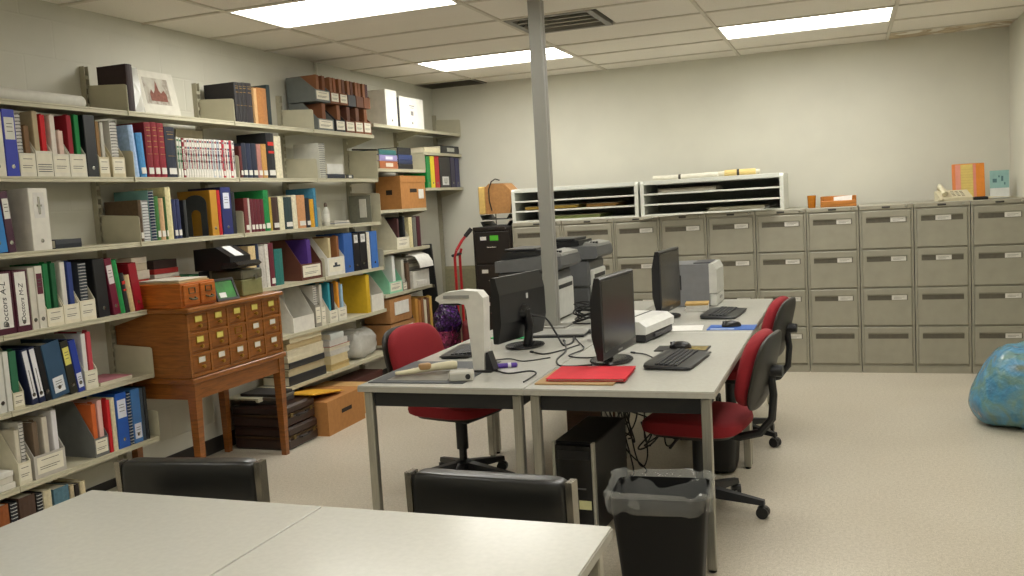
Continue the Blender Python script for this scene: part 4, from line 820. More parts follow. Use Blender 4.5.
for r in range(3):
    for c in range(5):
        y0, z1 = c*cw+.020, 1.009-r*.113-.002; z0 = z1-.097
        d = MB().cbox(x-.01, x+.008, y0, y0+cw-.022, z0, z1, .003).build('drawer', WD, t)
        ym = y0+(cw-.022)/2; kd = kinds[r][c]
        lf = MB(); rect_frame(lf, ym-.032, ym+.032, z1-.052, z1-.014, .004, x+.008, x+.012); h = lf.build('label_frame', BR, d)
        if kd != '-': MB().box(x+.008, x+.0105, ym-.028, ym+.028, z1-.048, z1-.018).build('label_card', paper('#dccf6a' if kd == 'y' else '#dad6cc'), d)
        k = MB(); k.T = Matrix.Translation((x+.008, ym, z0+.026)) @ Matrix.Rotation(math.pi/2, 4, 'Y'); k.lathe([(.006, 0), (.005, .008), (.011, .013), (.010, .02), (0, .022)], 12); k.build('knob', BR, d, True)
# things on the catalogue
t = thing('card_drawer_box', 'small orange two-drawer wooden card box on the card cabinet', 'card box', (-3.72, 3.992, 1.0405)); CW = M('#b4621e', .38, kind='wood', coat=.2)
MB().cbox(0, .33, .0, .288, 0, .135, .004).build('carcass', CW, t)
for c in range(2):
    y0 = .012+c*.138
    d = MB().cbox(.322, .342, y0, y0+.126, .012, .125, .003).build('drawer', CW, t)
    lf = MB(); rect_frame(lf, y0+.036, y0+.09, .075, .108, .004, .342, .347); lf.build('label_frame', M('#6f6a55', .4, .8), d)
    k = MB(); k.tube([(.342, y0+.040, .052), (.358, y0+.042, .046), (.362, y0+.063, .044), (.358, y0+.084, .046), (.342, y0+.086, .052)], .006, 8); k.build('cup_pull', M('#6f6a55', .4, .8), d, True)
def pile(name, label, cat, loc, W, D, layers, rz=0):
    t = thing(name, label, cat, loc, rz)
    z = 0
    for i, (h, c) in enumerate(layers):
        a, b = random.uniform(0, .012), random.uniform(0, .012)
        MB().cbox(a, D-b, b, W-a, z, z+h-.001, .002).build('sheet_bundle', paper(c), t); z += h
    return t
pile('loose_papers', 'untidy tan papers lying on the two-drawer card box', 'papers', (-3.70, 4.0, 1.176), .27, .29, [(.007, '#b99c6c'), (.006, '#c9ba98'), (.006, '#cfc9ba')], .04)
pile('index_card_stack', 'pale banded card stack behind the two-drawer card box', 'cards', (-3.85, 4.02, 1.0405), .14, .12, [(.06, '#cfc4b4'), (.05, '#c9bfae'), (.05, '#c04a3c'), (.05, '#d0c6b6'), (.04, '#c9bda8'), (.035, '#d4cabb')])
pile('magazine_pile', 'low pile of dark magazines with red and green covers', 'magazines', (-3.85, 4.19, 1.0405), .22, .12, [(.05, '#2a2826'), (.04, '#8a8478'), (.03, '#3a3632'), (.03, '#b0603a'), (.025, '#cfcabc'), (.03, '#a02c28'), (.05, '#33231f')])
pile('green_box', 'low dark green box behind the photo frame', 'box', (-3.85, 4.42, 1.0405), .12, .17, [(.10, '#a39a8c'), (.05, '#14633a')])
t = thing('photo_frame', 'black photo frame with green picture leaning on the card cabinet', 'photo frame', (-3.395, 4.30, 1.0405), rot=(0, R(-22), R(-8)))
fb = MB(); rect_frame(fb, 0, .17, 0, .135, .014, -.008, .006); fb.build('frame', M('#1b1b1c', .3), t)
MB().box(-.008, .001, .0141, .1559, .0141, .1209).build('picture', M('#2f7030', .5, var=.5, scale=12), t); MB().box(.001, .002, .03, .08, .02, .05).build('picture_figures', paper('#d8dad6'), t)
MB().add([(-.012, .06, .09), (-.012, .1, .09), (-.062, .1, .023), (-.062, .06, .023), (-.010, .06, .09), (-.010, .1, .09), (-.058, .1, .022), (-.058, .06, .022)], [(0,1,2,3), (7,6,5,4), (0,4,5,1), (1,5,6,2), (2,6,7,3), (3,7,4,0)]).build('easel_leg', M('#1b1b1c', .5), t)
t = thing('white_card', 'white card standing between card box and photo frame', 'card', (-3.41, 4.285, 1.0405), rot=(0, R(-14), R(-6))); MB().prism([(0, 0), (.002, 0), (.002, .11), (0, .11)], 'y', 0, .012).build('leaf', paper('#dddcd6'), t); MB().prism([(-.004, 0), (-.002, 0), (-.002, .105), (-.004, .105)], 'y', 0, .012).build('second_leaf', paper('#d2d0c6'), t)
t = thing('metal_box', 'olive green metal box with chrome latch on the card cabinet', 'box', (-3.63, 4.56, 1.0405)); OG = M('#7d7d52', .4, var=.08)
MB().cbox(0, .22, 0, .20, 0, .10, .006).build('body', OG, t); MB().cbox(-.003, .223, -.003, .203, .10, .16, .008).build('lid', M('#5c5a48', .4), t)
lt = MB(); lt.cyl((.223, .12, .11), (.236, .12, .11), .014, n=14); lt.build('latch', CHROME, t, True)
t = thing('label_printer', 'black label printer with white paper on the green metal box', 'printer', (-3.70, 4.45, 1.2045))
MB().prism([(0, 0), (.0, .13), (.16, .14), (.26, .08), (.26, .045), (.22, 0)], 'y', .05, .25).build('body', plastic('#131315', .35), t)
MB().prism([(.20, .045), (.30, .05), (.325, .03), (.30, .012), (.20, .012)], 'y', .04, .27).build('front_hood', plastic('#18181b', .25), t)
MB().add([(.165, .1, .139), (.165, .18, .139), (.262, .18, .082), (.262, .1, .082), (.166, .1, .142), (.166, .18, .142), (.263, .18, .085), (.263, .1, .085)], [(3,2,1,0), (4,5,6,7), (0,1,5,4), (1,2,6,5), (2,3,7,6), (3,0,4,7)]).build('paper_slip', paper('#dedede'), t)
MB().cbox(.055, .066, .01, .1, -.164, 0, .003).build('stand', plastic('#161618'), t)
# items standing on the top shelf
t = thing('paper_tube', 'long white paper tube lying on the top shelf at left', 'paper roll', (-3.71, 2.75, 2.119+.034)); mb = MB(); mb.T = Matrix.Rotation(-math.pi/2, 4, 'X'); mb.lathe([(.026, 0), (.034, 0), (.034, 1.0), (.030, 1.008), (.026, 1.0)], 20); mb.build('tube', paper('#cfcdc3'), t, True)
e = MB(); e.T = Matrix.Rotation(-math.pi/2, 4, 'X'); e.lathe([(.0, .99), (.0255, .99), (.0255, .996), (0, .996)], 20); e.build('end_cap', paper('#b9b6aa'), t, True)
t = thing('framed_print', 'unframed print of a brick building in clear sleeve on top shelf', 'picture', (-3.80, 4.235, 2.1195), rot=(0, R(-11), 0))
MB().cbox(-.004, 0, 0, .40, 0, .29, .001).build('mount', paper('#cfccc0'), t); MB().box(0, .001, .13, .34, .09, .25).build('print', M('#8a5a48', .6, kind='drawing'), t)
bt = MB(); bt.prism([(.17, .11), (.31, .11), (.31, .155), (.29, .18), (.265, .16), (.25, .175), (.235, .235), (.215, .175), (.20, .155), (.185, .18), (.17, .155)], 'x', .0012, .0018); bt.build('printed_building', M('#7a4a3c', .7, var=.3, scale=60), t)
sl = MB(); sl.add([(.001, 0, .02), (.001, .09, .02), (.014, .08, .14), (.010, .10, .295), (.001, .0, .295), (.0022, 0, .02), (.0022, .09, .02), (.0152, .08, .14), (.0112, .10, .295), (.0022, .0, .295)], [(4,3,2,1,0), (5,6,7,8,9), (0,1,6,5), (1,2,7,6), (2,3,8,7), (3,4,9,8), (4,0,5,9)]); sl.build('plastic_sleeve', M('#e4e4e0', .08, alpha=.35, spec=.8, var=.02), t)
t = thing('cream_panel', 'cream cardboard standing behind the row of journals', 'cardboard', (-3.855, 4.62, 1.7655)); MB().cbox(0, .004, 0, .25, 0, .31, .001).build('board', paper('#c9bfa0'), t); MB().cbox(.004, .006, .0, .25, .27, .31, .0005).build('folded_edge', paper('#d3cab0'), t)
for i, (y, z, lab) in enumerate([(4.345, 1.39, 'grey curved metal bookend left of the mustard binder'), (5.79, 1.39, 'small grey bookend closing the third-bay row')]):
    pass
t = thing('bookend', 'dark grey arched bookend in front of the mustard yellow binder', 'bookend', (-3.80, 4.45, 1.4145)); gm = M('#4c5052', .4, .3)
arch = [(0, 0), (0, .2)] + [(.08-.08*math.cos(math.pi*i/10), .2+.05*math.sin(math.pi*i/10)) for i in range(1, 10)] + [(.16, .2), (.16, 0), (.115, 0), (.115, .13)] + [(.08+.035*math.cos(math.pi*i/8), .13+.03*math.sin(math.pi*i/8)) for i in range(1, 8)] + [(.045, .13), (.045, 0)]
MB().prism(arch, 'y', .13, .1325).build('upright_plate', gm, t); MB().box(.0, .16, .0, .13, 0, .002).build('foot_plate', gm, t)
t = thing('glue_bottle', 'small white labelled bottle on the third shelf, fourth bay', 'bottle', (-3.66, 5.965, 1.4145)); MB().lathe([(.022, 0), (.025, .004), (.025, .11), (.014, .13), (.012, .14)], 16).build('body', plastic('#c9c7bb'), t, True)
MB().lathe([(.0125, .14), (.013, .16), (.006, .172), (0, .173)], 14).build('cap', plastic('#5a4a3a'), t, True); MB().lathe([(.0255, .03), (.0257, .03), (.0257, .09), (.0255, .09)], 16).build('label_wrap', paper('#dcdad0'), t, True)
pile('loose_slips', 'flat papers lying beside the white bottle, third shelf', 'papers', (-3.84, 6.03, 1.4145), .24, .21, [(.01, '#cfcabb'), (.008, '#8d9098'), (.008, '#d2cec4'), (.006, '#a9a698')])
t = thing('steel_bookend', 'black and grey bookend leaning by the last plate, third shelf', 'bookend', (-3.84, 6.42, 1.4145)); MB().cbox(0, .2, .2, .204, 0, .22, .001).build('upright_plate', M('#77776a', .5), t); MB().box(0, .15, .08, .2, 0, .002).build('foot_plate', M('#47483f', .5), t); MB().cbox(.1, .16, .19, .1995, .04, .19, .001).build('white_card', paper('#cfccc0'), t)
t = thing('slanted_folder', 'black slanted document wallet on the plate of the fourth bay', 'folder', (-3.85, 6.745, 2.012), rot=(0, R(4), 0)); MB().cbox(0, .235, 0, .03, .0, .012, .002).build('cover', M('#1d1e22', .4), t); MB().cbox(.004, .23, .002, .028, .012, .016, .001).build('papers', PAGES, t)
pile('white_paper_stack', 'white paper stack cut by the left edge, near the foreground table', 'papers', (-3.85, 2.86, .3375), .19, .235, [(.03, '#d8d5cb'), (.03, '#cfcbbf'), (.025, '#dcdad2')])
# fifth bay and corner clutter
KR = M('#b07a42', .75, var=.08, scale=30); KR2 = M('#a8794a', .75, var=.08, scale=30)
def carton(label, loc, D, W, H, mat, rz=0, lab=None, hole=True, lid=0, group='cardboard cartons'):
    t = thing('carton', label, 'box', loc, rz, group)
    mb = MB(); mb.box(-D, 0, 0, .004, 0, H); mb.box(-D, 0, W-.004, W, 0, H); mb.box(-.004, 0, .004, W-.004, 0, H); mb.box(-D, -D+.004, .004, W-.004, 0, H); mb.box(-D+.004, -.004, .004, W-.004, 0, .004); mb.build('walls', mat, t)
    if lid: 
        l = MB(); l.box(-D-.004, .004, -.004, W+.004, H, H+.006); l.box(.0005, .004, -.004, W+.004, H-lid, H); l.box(-D, 0, -.004, -.0005, H-lid, H); l.build('lid', mat, t)
    else:
        f = MB(); f.box(-D+.005, -.005, .005, W/2-.001, H-.006, H-.002); f.box(-D+.005, -.005, W/2+.001, W-.005, H-.006, H-.002); f.build('top_flaps', mat, t)
    if hole: 
        MB().cbox(0, .0006, W*.36, W*.64, H*.5, H*.62, .0002).build('hand_hole', M('#2c2118', .9), t); MB().cbox(-D*.6, -D*.35, -.0006, 0, H*.45, H*.6, .0002).build('hand_hole', M('#2c2118', .9), t)
    if lab:
        y0, y1, z0, z1 = lab; MB().box(0.0005, .0052, W*y0, W*y1, H*z0, H*z1).build('paper_label', paper('#dcdad2'), t)
    return t
carton('kraft storage carton with lid line on third shelf, fifth bay', (-3.612, 7.12, 1.5055), .24, .49, .28, KR, lab=(.70, .9, .30, .6), lid=.05)
carton('pale mailing carton with white label, stack of two, upper', (-3.60, 6.75, .5555), .25, .40, .20, KR2, lab=(.2, .85, .3, .85), hole=False)
carton('brown flat carton with white label, stack of two, lower', (-3.59, 6.73, .3755), .26, .44, .17, KR2, lab=(.55, .9, .2, .8), hole=False)
t = thing('spray_can', 'small black can on the flat brown carton', 'can', (-3.645, 7.20, .3755)); MB().lathe([(.03, 0), (.033, .004), (.033, .14), (.026, .155), (.024, .19), (0, .19)], 16).build('can', plastic('#18191b', .3), t, True); MB().lathe([(.0335, .03), (.0338, .03), (.0338, .1), (.0335, .1)], 16).build('label_wrap', paper('#54504a'), t, True)
for i, (c, h, n) in enumerate([('#c08a3c', .33, 'ochre'), ('#b0763a', .31, 'amber'), ('#8a5a34', .32, 'brown'), ('#d2c8ae', .30, 'cream'), ('#6a4630', .31, 'dark brown'), ('#caa24e', .32, 'golden')]):
    make_upright('fo', '%s folder standing under the white carton, fifth bay' % n, 'tan folders at the end of the fifth bay', (-3.60, 7.235+i*.058+.02, .3755), .045, h, .22, c, {})
carton('small white carton with blue print, fifth bay end', (-3.60, 7.22, .8005), .2, .33, .15, paper('#d4d2c8'), hole=False, lab=(.2, .8, .15, .4))
curl_sheet('hanging_papers', 'white papers drooping over a shelf edge in the fifth bay', 'papers', (-3.80, 7.28, 1.02), [(0, .10), (.12, .09), (.2, .06), (.24, 0), (.245, -.04)], .28, '#dbd9d2', .004)
pile('paper_stack_support', 'stack of grey magazines under the drooping papers', 'magazines', (-3.83, 7.25, .9545), .3, .17, [(.03, '#8d8a80'), (.03, '#bdb8a8'), (.035, '#777268'), (.02, '#c9c5b8')])
t = thing('plastic_bag', 'crumpled clear plastic bag of papers on the sixth shelf', 'bag', (-3.735, 6.39, .3375))
def crumple(s, seed):
    from mathutils import noise as nz
    def f(q):
        v = Vector(q)*9 + Vector((seed, 0, 0)); n = nz.noise(v)*s; k = nz.noise(v*2.7)*s*.5
        return (q[0]+n+k, q[1]+n*.6-k, max(.001, q[2]+k-n*.5))
    return f
MB().sq((0, 0, .115), (.12, .19, .115), .6, .6, 28, 16, crumple(.03, 3)).build('film', M('#d8d8d2', .2, alpha=.55, spec=.8, var=.05), t, True)
MB().cbox(-.09, .09, -.15, .15, .03, .13, .01).build('papers', paper('#cfcbbd'), t)
carton('dark maroon shoebox under the sixth shelf, fourth bay', (-3.62, 6.05, .0), .2, .52, .20, M('#4a241c', .7), hole=False, lid=.04, lab=(.3, .5, .2, .5))
# floor: suitcases, cartons
SU = M('#2f1c16', .35, var=.12, coat=.15)
for i, (z, h, lab) in enumerate([(0, .145, 'lower dark brown suitcase on the floor by the card cabinet'), (.146, .14, 'upper dark brown suitcase on the floor by the card cabinet')]):
    t = thing('suitcase', lab, 'suitcase', (-3.40-.012*i, 4.90, z), group='dark brown suitcases on the floor')
    MB().cbox(-.42, 0, -.02, .335, 0, h*.52, .014).build('bottom_shell', SU, t); MB().cbox(-.42, 0, -.02, .335, h*.56, h, .014).build('lid_shell', SU, t); MB().box(-.415, -.004, -.015, .33, h*.5, h*.58).build('seam', M('#5a4630', .4, .5), t)
    hm = MB(); hm.tube([(.0, .1, h*.45), (.02, .11, h*.45), (.024, .16, h*.45), (.02, .21, h*.45), (.0, .22, h*.45)], .007, 7); hm.build('handle', M('#1d1210', .5), t, True)
    for y in (.05, .28): MB().cbox(0, .006, y-.015, y+.015, h*.42, h*.62, .002).build('latch', M('#7a6840', .35, .8), t)
carton('open kraft carton with cut hand hole on the floor', (-3.33, 5.255, 0), .44, .52, .235, KR, rz=.03)
carton('smaller pale kraft carton behind the open one', (-3.42, 5.79, 0), .38, .22, .22, M('#c29a62', .75, var=.08, scale=30), hole=False)
t = thing('envelope', 'mustard yellow padded envelope lying on the cartons', 'envelope', (-3.62, 5.165, .297), rot=(R(-7.5), 0, .03)); MB().cbox(0, .24, 0, .38, 0, .014, .006).build('pouch', M('#cf9a1e', .6), t); MB().cbox(.0, .24, .38, .42, .004, .008, .001).build('flap', M('#bf8c18', .6), t)
pile('dark_ledger', 'dark flat ledgers under the envelope by the suitcases', 'books', (-3.80, 4.93, .2875), .21, .30, [(.03, '#3a3430'), (.02, '#6a655a'), (.02, '#2c2826')])
# back corner
t = thing('dark_board', 'tall black presentation board leaning in the back corner', 'board', (-3.73, 7.74, 0), rot=(0, R(-3.5), 0))
MB().cbox(0, .15, 0, .02, .003, 1.16, .004).build('panel', M('#1f2021', .5), t); MB().cbox(.01, .14, -.004, 0, .75, .78, .001).build('trim_strip', CHROME, t)
t = thing('wall_panel', 'tan hardboard panel leaning on the back wall behind the hand truck', 'board', (-3.86, 8.40, 0), rot=(R(-5), 0, 0)); MB().cbox(0, .52, 0, .012, .003, .90, .002).build('sheet', M('#8f8a6c', .6), t); MB().box(0, .52, -.004, 0, .87, .895).build('top_batten', M('#9a9474', .6), t)
t = thing('hand_truck', 'red tubular hand truck with black grip beside dark cabinet', 'hand truck', (0, 0, 0)); RED = M('#b01a22', .35)
A, B = Vector((-3.215, 7.28, 0)), Vector((-3.28, 7.54, 0))
for p in (A, B): MB().tube([p+Vector((0, 0, .06)), p+Vector((0, 0, 1.06)), p+Vector((.02, 0, 1.12))], .0125, 10).build('upright_tube', RED, t, True)
g = MB(); g.tube([A+Vector((.02, 0, 1.12)), A+Vector((.06, .04, 1.2)), A+Vector((.09, .06, 1.24))], .0125, 10); g.build('handle_tube', RED, t, True)
MB().tube([A+Vector((.085, .057, 1.235)), A+Vector((.14, .08, 1.30))], .019, 10).build('grip', BLACK, t, True)
for z in (.3, .68): MB().tube([A+Vector((0, 0, z)), B+Vector((0, 0, z))], .009, 8).build('cross_bar', RED, t, True)
MB().tube([A+Vector((-.01, -.02, 1.075)), B+Vector((.0, .02, 1.075))], .013, 8).build('clamp_bar', BLACK, t, True)
MB().add([tuple(A+Vector((0, 0, .003))), tuple(A+Vector((.19, .05, .003))), tuple(B+Vector((.19, .05, .003))), tuple(B+Vector((0, 0, .003))), tuple(A+Vector((0, 0, .012))), tuple(A+Vector((.19, .05, .012))), tuple(B+Vector((.19, .05, .012))), tuple(B+Vector((0, 0, .012)))], [(3,2,1,0), (4,5,6,7), (0,1,5,4), (1,2,6,5), (2,3,7,6), (3,0,4,7)]).build('toe_plate', RED, t)
for p, s in ((A, -1), (B, 1)):
    wh = MB(); c = p+Vector((-.07, s*.03, .10)); d = Vector((0, 1, 0)); wh.cyl(c-d*.022, c+d*.022, .10, n=22); wh.build('wheel', M('#1a1a1a', .6), t, True)
t = thing('gift_bag', 'shiny magenta gift bag on the floor in the back corner', 'bag', (-3.24, 7.06, 0), .1)
MB().add([(-.07, -.13, 0), (.07, -.13, 0), (.07, .13, 0), (-.07, .13, 0), (-.085, -.14, .46), (.085, -.14, .46), (.085, .14, .46), (-.085, .14, .46)], [(3,2,1,0), (0,1,5,4), (1,2,6,5), (2,3,7,6), (3,0,4,7)]).build('paper_body', M('#6a1c40', .25, kind='tinsel'), t)
MB().sq((0, 0, .55), (.10, .15, .13), .8, .8, 24, 14, crumple(.05, 9)).build('tinsel', M('#341848', .25, kind='tinsel'), t, True)
for s in (-1, 1): MB().tube([(s*.075, -.06, .45), (s*.075, -.04, .6), (s*.075, .04, .6), (s*.075, .06, .45)], .005, 6).build('handle', M('#5a1838', .5), t, True)
t = thing('red_bag', 'dark red cloth bag standing right of the gift bag', 'bag', (-3.0, 7.10, 0), .2); MB().sq((0, 0, .27), (.09, .13, .27), .3, .5, 24, 12, crumple(.015, 4)).build('sack', M('#5c1018', .6, kind='fabric'), t, True)
for s in (-1, 1): MB().tube([(s*.05, -.05, .52), (s*.05, -.03, .64), (s*.05, .03, .64), (s*.05, .05, .52)], .008, 6).build('handle', M('#4a0c14', .7), t, True)
# ================================================================ chairs
RF = M('#8a1620', .85, kind='fabric', var=.12, bump=.25); SH = M('#26241f', .45, bump=.15, scale=200)
def make_task_chair(label, loc, rz, spin):
    t = thing('task_chair', label, 'chair', loc, rz, 'red upholstered swivel chairs')
    def dome(q):
        x, y, z = q; return (x, y, z - .012*((x/.24)**2) + .01*((y/.24)**2) if z > .44 else z)
    MB().sq((.0, 0, .445), (.235, .24, .042), .5, .5, 32, 12, dome).build('seat', RF, t, True)
    MB().sq((-.0, 0, .41), (.20, .20, .02), .4, .5, 24, 8).build('seat_pan', SH, t, True)
    T = Matrix.Translation((-.30, 0, .70)) @ Matrix.Rotation(R(-14), 4, 'Y')
    def bow(q): return (q[0] - .05 + .05*(1-(q[1]/.22)**2)*-1 + .04, q[1], q[2])
    m = MB(); m.T = T; m.sq((0.018, 0, 0), (.05, .215, .172), .7, .75, 32, 16, lambda q: (q[0]+.25*q[1]**2, q[1], q[2])); m.build('back_cushion', RF, t, True)
    m = MB(); m.T = T; m.sq((-.028, 0, 0), (.022, .22, .177), .6, .75, 32, 14, lambda q: (q[0]+.25*q[1]**2, q[1], q[2])); m.build('back_shell', SH, t, True)
    MB().tube([(.05, 0, .385), (-.20, 0, .375), (-.29, 0, .40), (-.345, 0, .47), (-.355, 0, .58), (-.345, 0, .69)], [.02, .02, .02, .019, .018, .018], 8).build('back_bar', BLACK, t, True)
    k = MB(); k.cyl((-.325, 0, .69), (-.40, 0, .69), .03, .026, 14); k.build('adjust_knob', BLACK, t, True)
    MB().tube([(.05, .12, .39), (.05, .2, .385), (.05, .27, .375)], .007, 6).build('lever', BLACK, t, True)
    MB().cbox(-.09, .11, -.08, .08, .36, .395, .008).build('mechanism', BLACK, t)
    MB().lathe([(.032, .20), (.032, .345), (.026, .36)], 16).build('gas_sleeve', BLACK, t, True)
    MB().lathe([(.022, .1), (.022, .2)], 14).build('gas_column', M('#101011', .25), t, True)
    MB().lathe([(.045, .075), (.05, .09), (.046, .13), (.03, .14)], 18).build('hub', BLACK, t, True)
    for i in range(5):
        a = spin + i*2*math.pi/5; c, s = math.cos(a), math.sin(a)
        lg = MB(); lg.T = Matrix.Rotation(a, 4, 'Z')
        lg.add([(.03, -.03, .08), (.03, .03, .08), (.30, .016, .062), (.30, -.016, .062), (.03, -.026, .13), (.03, .026, .13), (.30, .012, .085), (.30, -.012, .085)], [(3,2,1,0), (4,5,6,7), (0,1,5,4), (1,2,6,5), (2,3,7,6), (3,0,4,7)][::1])
        l = lg.build('base_leg', BLACK, t)
        ca = MB(); ca.T = Matrix.Rotation(a, 4, 'Z') @ Matrix.Translation((.292, 0, .0)) @ Matrix.Rotation(.7*i, 4, 'Z')
        for sy in (-.014, .014): ca.cyl((0, sy-.009, .028), (0, sy+.009, .028), .028, n=16)
        ca.sq((0, 0, .042), (.026, .024, .016), .7, .7, 12, 6); ca.cyl((0, 0, .045), (0, 0, .072), .008, n=8); ca.build('caster', M('#121213', .4), l, True)
    return t
make_task_chair('red swivel chair at left side of the table cluster', (-1.985, 4.44, 0), R(-14), R(224))
make_task_chair('nearest red swivel chair on the right side of the tables', (-.682, 4.25, 0), R(172), R(-10-171))
make_task_chair('farther red swivel chair on the right, nearest the cabinets', (-.685, 5.54, 0), R(171), R(-28-170))
VIN = M('#161615', .32, var=.08, scale=90, bump=.12, spec=.6); CH2 = M('#9a958a', .25, .9, 'brushed')
def make_side_chair(label, loc, rz):
    t = thing('side_chair', label, 'chair', loc, rz, 'black vinyl chairs at the front tables')
    Wc = .238
    def puff(q): return (q[0], q[1] + .014*(abs(q[0])/.22)**2, q[2] + .004*math.cos(q[0]*14) - (.010*(1-(q[0]/.225)**2) if q[2] > .7 else 0))
    MB().sq((0, 0, .655), (.228, .034, .135), .2, .3, 44, 20, puff).build('backrest', VIN, t, True)
    MB().sq((0, -.23, .445), (.17, .215, .04), .35, .35, 32, 12).build('seat', VIN, t, True)
    for s in (-1, 1):
        MB().prism([(.018, .0), (.050, .0), (.036, .775), (-.012, .778)], 'x', s*Wc-.009, s*Wc+.009).build('rear_leg', CH2, t)
        MB().cbox(s*Wc-.009, s*Wc+.009, -.42, -.388, 0, .40, .003).build('front_leg', CH2, t)
        MB().cbox(s*Wc-.009, s*Wc+.009, -.388, .03, .37, .40, .003).build('side_rail', CH2, t)
    MB().cbox(-Wc+.009, Wc-.009, -.40, -.37, .375, .40, .003).build('cross_rail', CH2, t)
    return t
make_side_chair('black vinyl chair at the left front table', (-1.925, 2.225, 0), R(8))
make_side_chair('black vinyl chair at the right front table', (-.935, 2.235, 0), R(-2))
# ================================================================ service pole
t = thing('service_pole', 'square grey metal service pole rising from tables to ceiling', 'pole', (-1.70, 5.26, TH)); PM = M('#8f8e87', .42, .1, var=.015, scale=8, bump=0)
h = ZC-TH
MB().prism([(-.039, -.035), (-.035, -.039), (.035, -.039), (.039, -.035), (.039, .035), (.035, .039), (-.035, .039), (-.039, .035)], 'z', .012, h-.001).build('column', PM, t)
MB().box(.0392, .0398, -.002, .002, .02, h-.02).build('cover_seam', M('#6c6a64', .5), t)
MB().cbox(-.10, .10, -.07, .10, .0005, .012, .003).build('foot_plate', PM, t)
# ================================================================ desk equipment
def make_monitor(label, c, ang, front, base, wd=.50, ht=.335, z0=.80):
    """c centre of panel, ang direction of screen normal, base: position of foot"""
    t = thing('monitor', label, 'monitor', (c[0], c[1], TH), ang, 'black flat monitors')
    z0 -= TH
    a = wd/2; b = MB()
    b.prism([(-.012, z0), (.014, z0), (.016, z0+.008), (.016, z0+ht), (.010, z0+ht+.006), (-.012, z0+ht+.006), (-.034, z0+ht*.75), (-.036, z0+ht*.3)], 'y', -a, a); b.build('housing', plastic('#141416', .35), t)
    MB().box(.0155, .0172, -a+.018, a-.018, z0+.035, z0+ht-.012).build('screen', M('#2b2926', .25, var=.04, spec=.6), t)
    MB().box(.0158, .0175, -.03, .03, z0+.012, z0+.02).build('badge', M('#8a8a8a', .4), t)
    MB().cyl((-.034, 0, z0+ht*.42), (-.06, 0, z0+ht*.42), .045, .035, 18).build('hinge_cover', plastic('#101012', .25), t, True)
    MB().tube([(-.05, 0, z0+ht*.45), (-.062, 0, z0+ht*.2), (-.055, 0, .05), (-.045, 0, .014)], [.022, .024, .024, .026], 10).build('neck', plastic('#131315', .3), t, True)
    s = MB(); s.sq((-.03, 0, .0085), (.10, .125, .008), .35, 1.0, 36, 8); s.build('foot', plastic('#131315', .25), t, True)
    MB().box(-.0355, -.0362, -.05, -.03, z0+ht*.62, z0+ht*.7).build('port_label', M('#b8b8b4', .5), t)
    MB().cbox(-.048, -.034, -.03, .01, z0+.06, z0+.11, .003).build('plug', M('#3a3c48', .5), t)
    return t
make_monitor('black monitor turned away, showing its back, beside the document camera', (-1.66, 4.55), R(169.5), 0, None, .48, .335, .79)
make_monitor('largest black monitor, in front of the white scanner', (-1.025, 4.13), R(-5), 0, None, .48, .365, .785)
make_monitor('farthest black monitor, in front of the small grey printer', (-1.055, 5.63), R(-4), 0, None, .48, .375, .785)
def make_keyboard(label, loc, rz, W=.44, D=.17):
    t = thing('keyboard', label, 'keyboard', (loc[0], loc[1], TH), rz, 'black keyboards')
    kb = plastic('#1d1e20', .4)
    MB().sq((0, 0, .011), (D/2+.008, W/2, .0105), .3, .28, 48, 8, lambda q: (q[0], q[1], q[2]*(1+(q[0]/D)*.35))).build('case', kb, t, True)
    T = lambda x: .0185+(x+D/2-.05)*(.008/(D-.05))
    for r, (x, n) in enumerate([(-D/2+.062+.0215*i, 15) for i in range(5)]):
        mb = MB(); pw = (W-.04)/n
        for k in range(n):
            if r == 0 and 4 <= k <= 8: continue
            mb.cbox(x-.008, x+.009, -W/2+.02+k*pw+.001, -W/2+.02+(k+1)*pw-.001, T(x)-.002, T(x)+.006, .0015)
        if r == 0: mb.cbox(x-.008, x+.009, -W/2+.02+4*pw, -W/2+.02+9*pw, T(x)-.002, T(x)+.006, .0015)
        mb.build('key_row', plastic('#2a2b2e', .5), t)
    MB().cbox(-D/2-.006, -D/2+.045, -W/2+.01, W/2-.01, .008, .0145, .003).build('palm_rest', plastic('#202124', .5), t)
    return t
def make_mouse(label, loc, rz):
    t = thing('mouse', label, 'mouse', (loc[0], loc[1], loc[2]), rz, 'black mice')
    MB().sq((0, 0, .0), (.055, .031, .034), .8, .8, 22, 12, lambda q: (q[0], q[1], max(.001, q[2]))).build('shell', plastic('#161618', .25), t, True)
    MB().cyl((.03, -.004, .026), (.03, .004, .026), .009, n=10).build('scroll_wheel', plastic('#55565a'), t, True); MB().box(.012, .05, -.0006, .0006, .02, .0315).build('button_split', BLACK, t)
make_keyboard('black keyboard beside the red folder table edge, right front', (-.745, 4.13), R(180-5), .43, .21)
make_keyboard('black keyboard by the blue mouse pad', (-.735, 5.72), R(180-4), .43, .21)
make_keyboard('black keyboard behind the document camera', (-1.90, 4.36), R(6), .40, .15)
t = thing('dark_mouse_mat', 'dark patterned pad behind the front keyboard', 'mat', (-.78, 4.47, TH)); MB().cbox(-.13, .13, -.07, .08, .0005, .005, .002).build('mat', M('#26241f', .7, var=.3, scale=30), t); MB().cbox(.02, .12, -.05, .06, .005, .0056, .0002).build('printed_patch', M('#7a6a2c', .7, var=.4, scale=50), t)
make_mouse('black mouse on the dark patterned pad', (-.79, 4.475, TH+.0058), R(180))
t = thing('mouse_pad', 'bright blue mouse pad near the right table edge', 'mat', (-.62, 5.17, TH)); MB().cbox(-.13, .13, -.09, .09, .0005, .005, .002).build('mat', M('#2a5aa8', .6), t); MB().cbox(-.11, .02, -.082, -.06, .005, .0055, .0002).build('printed_band', M('#c9d2dc', .6), t)
make_mouse('black mouse on the bright blue mouse pad', (-.625, 5.19, TH+.0058), R(200))
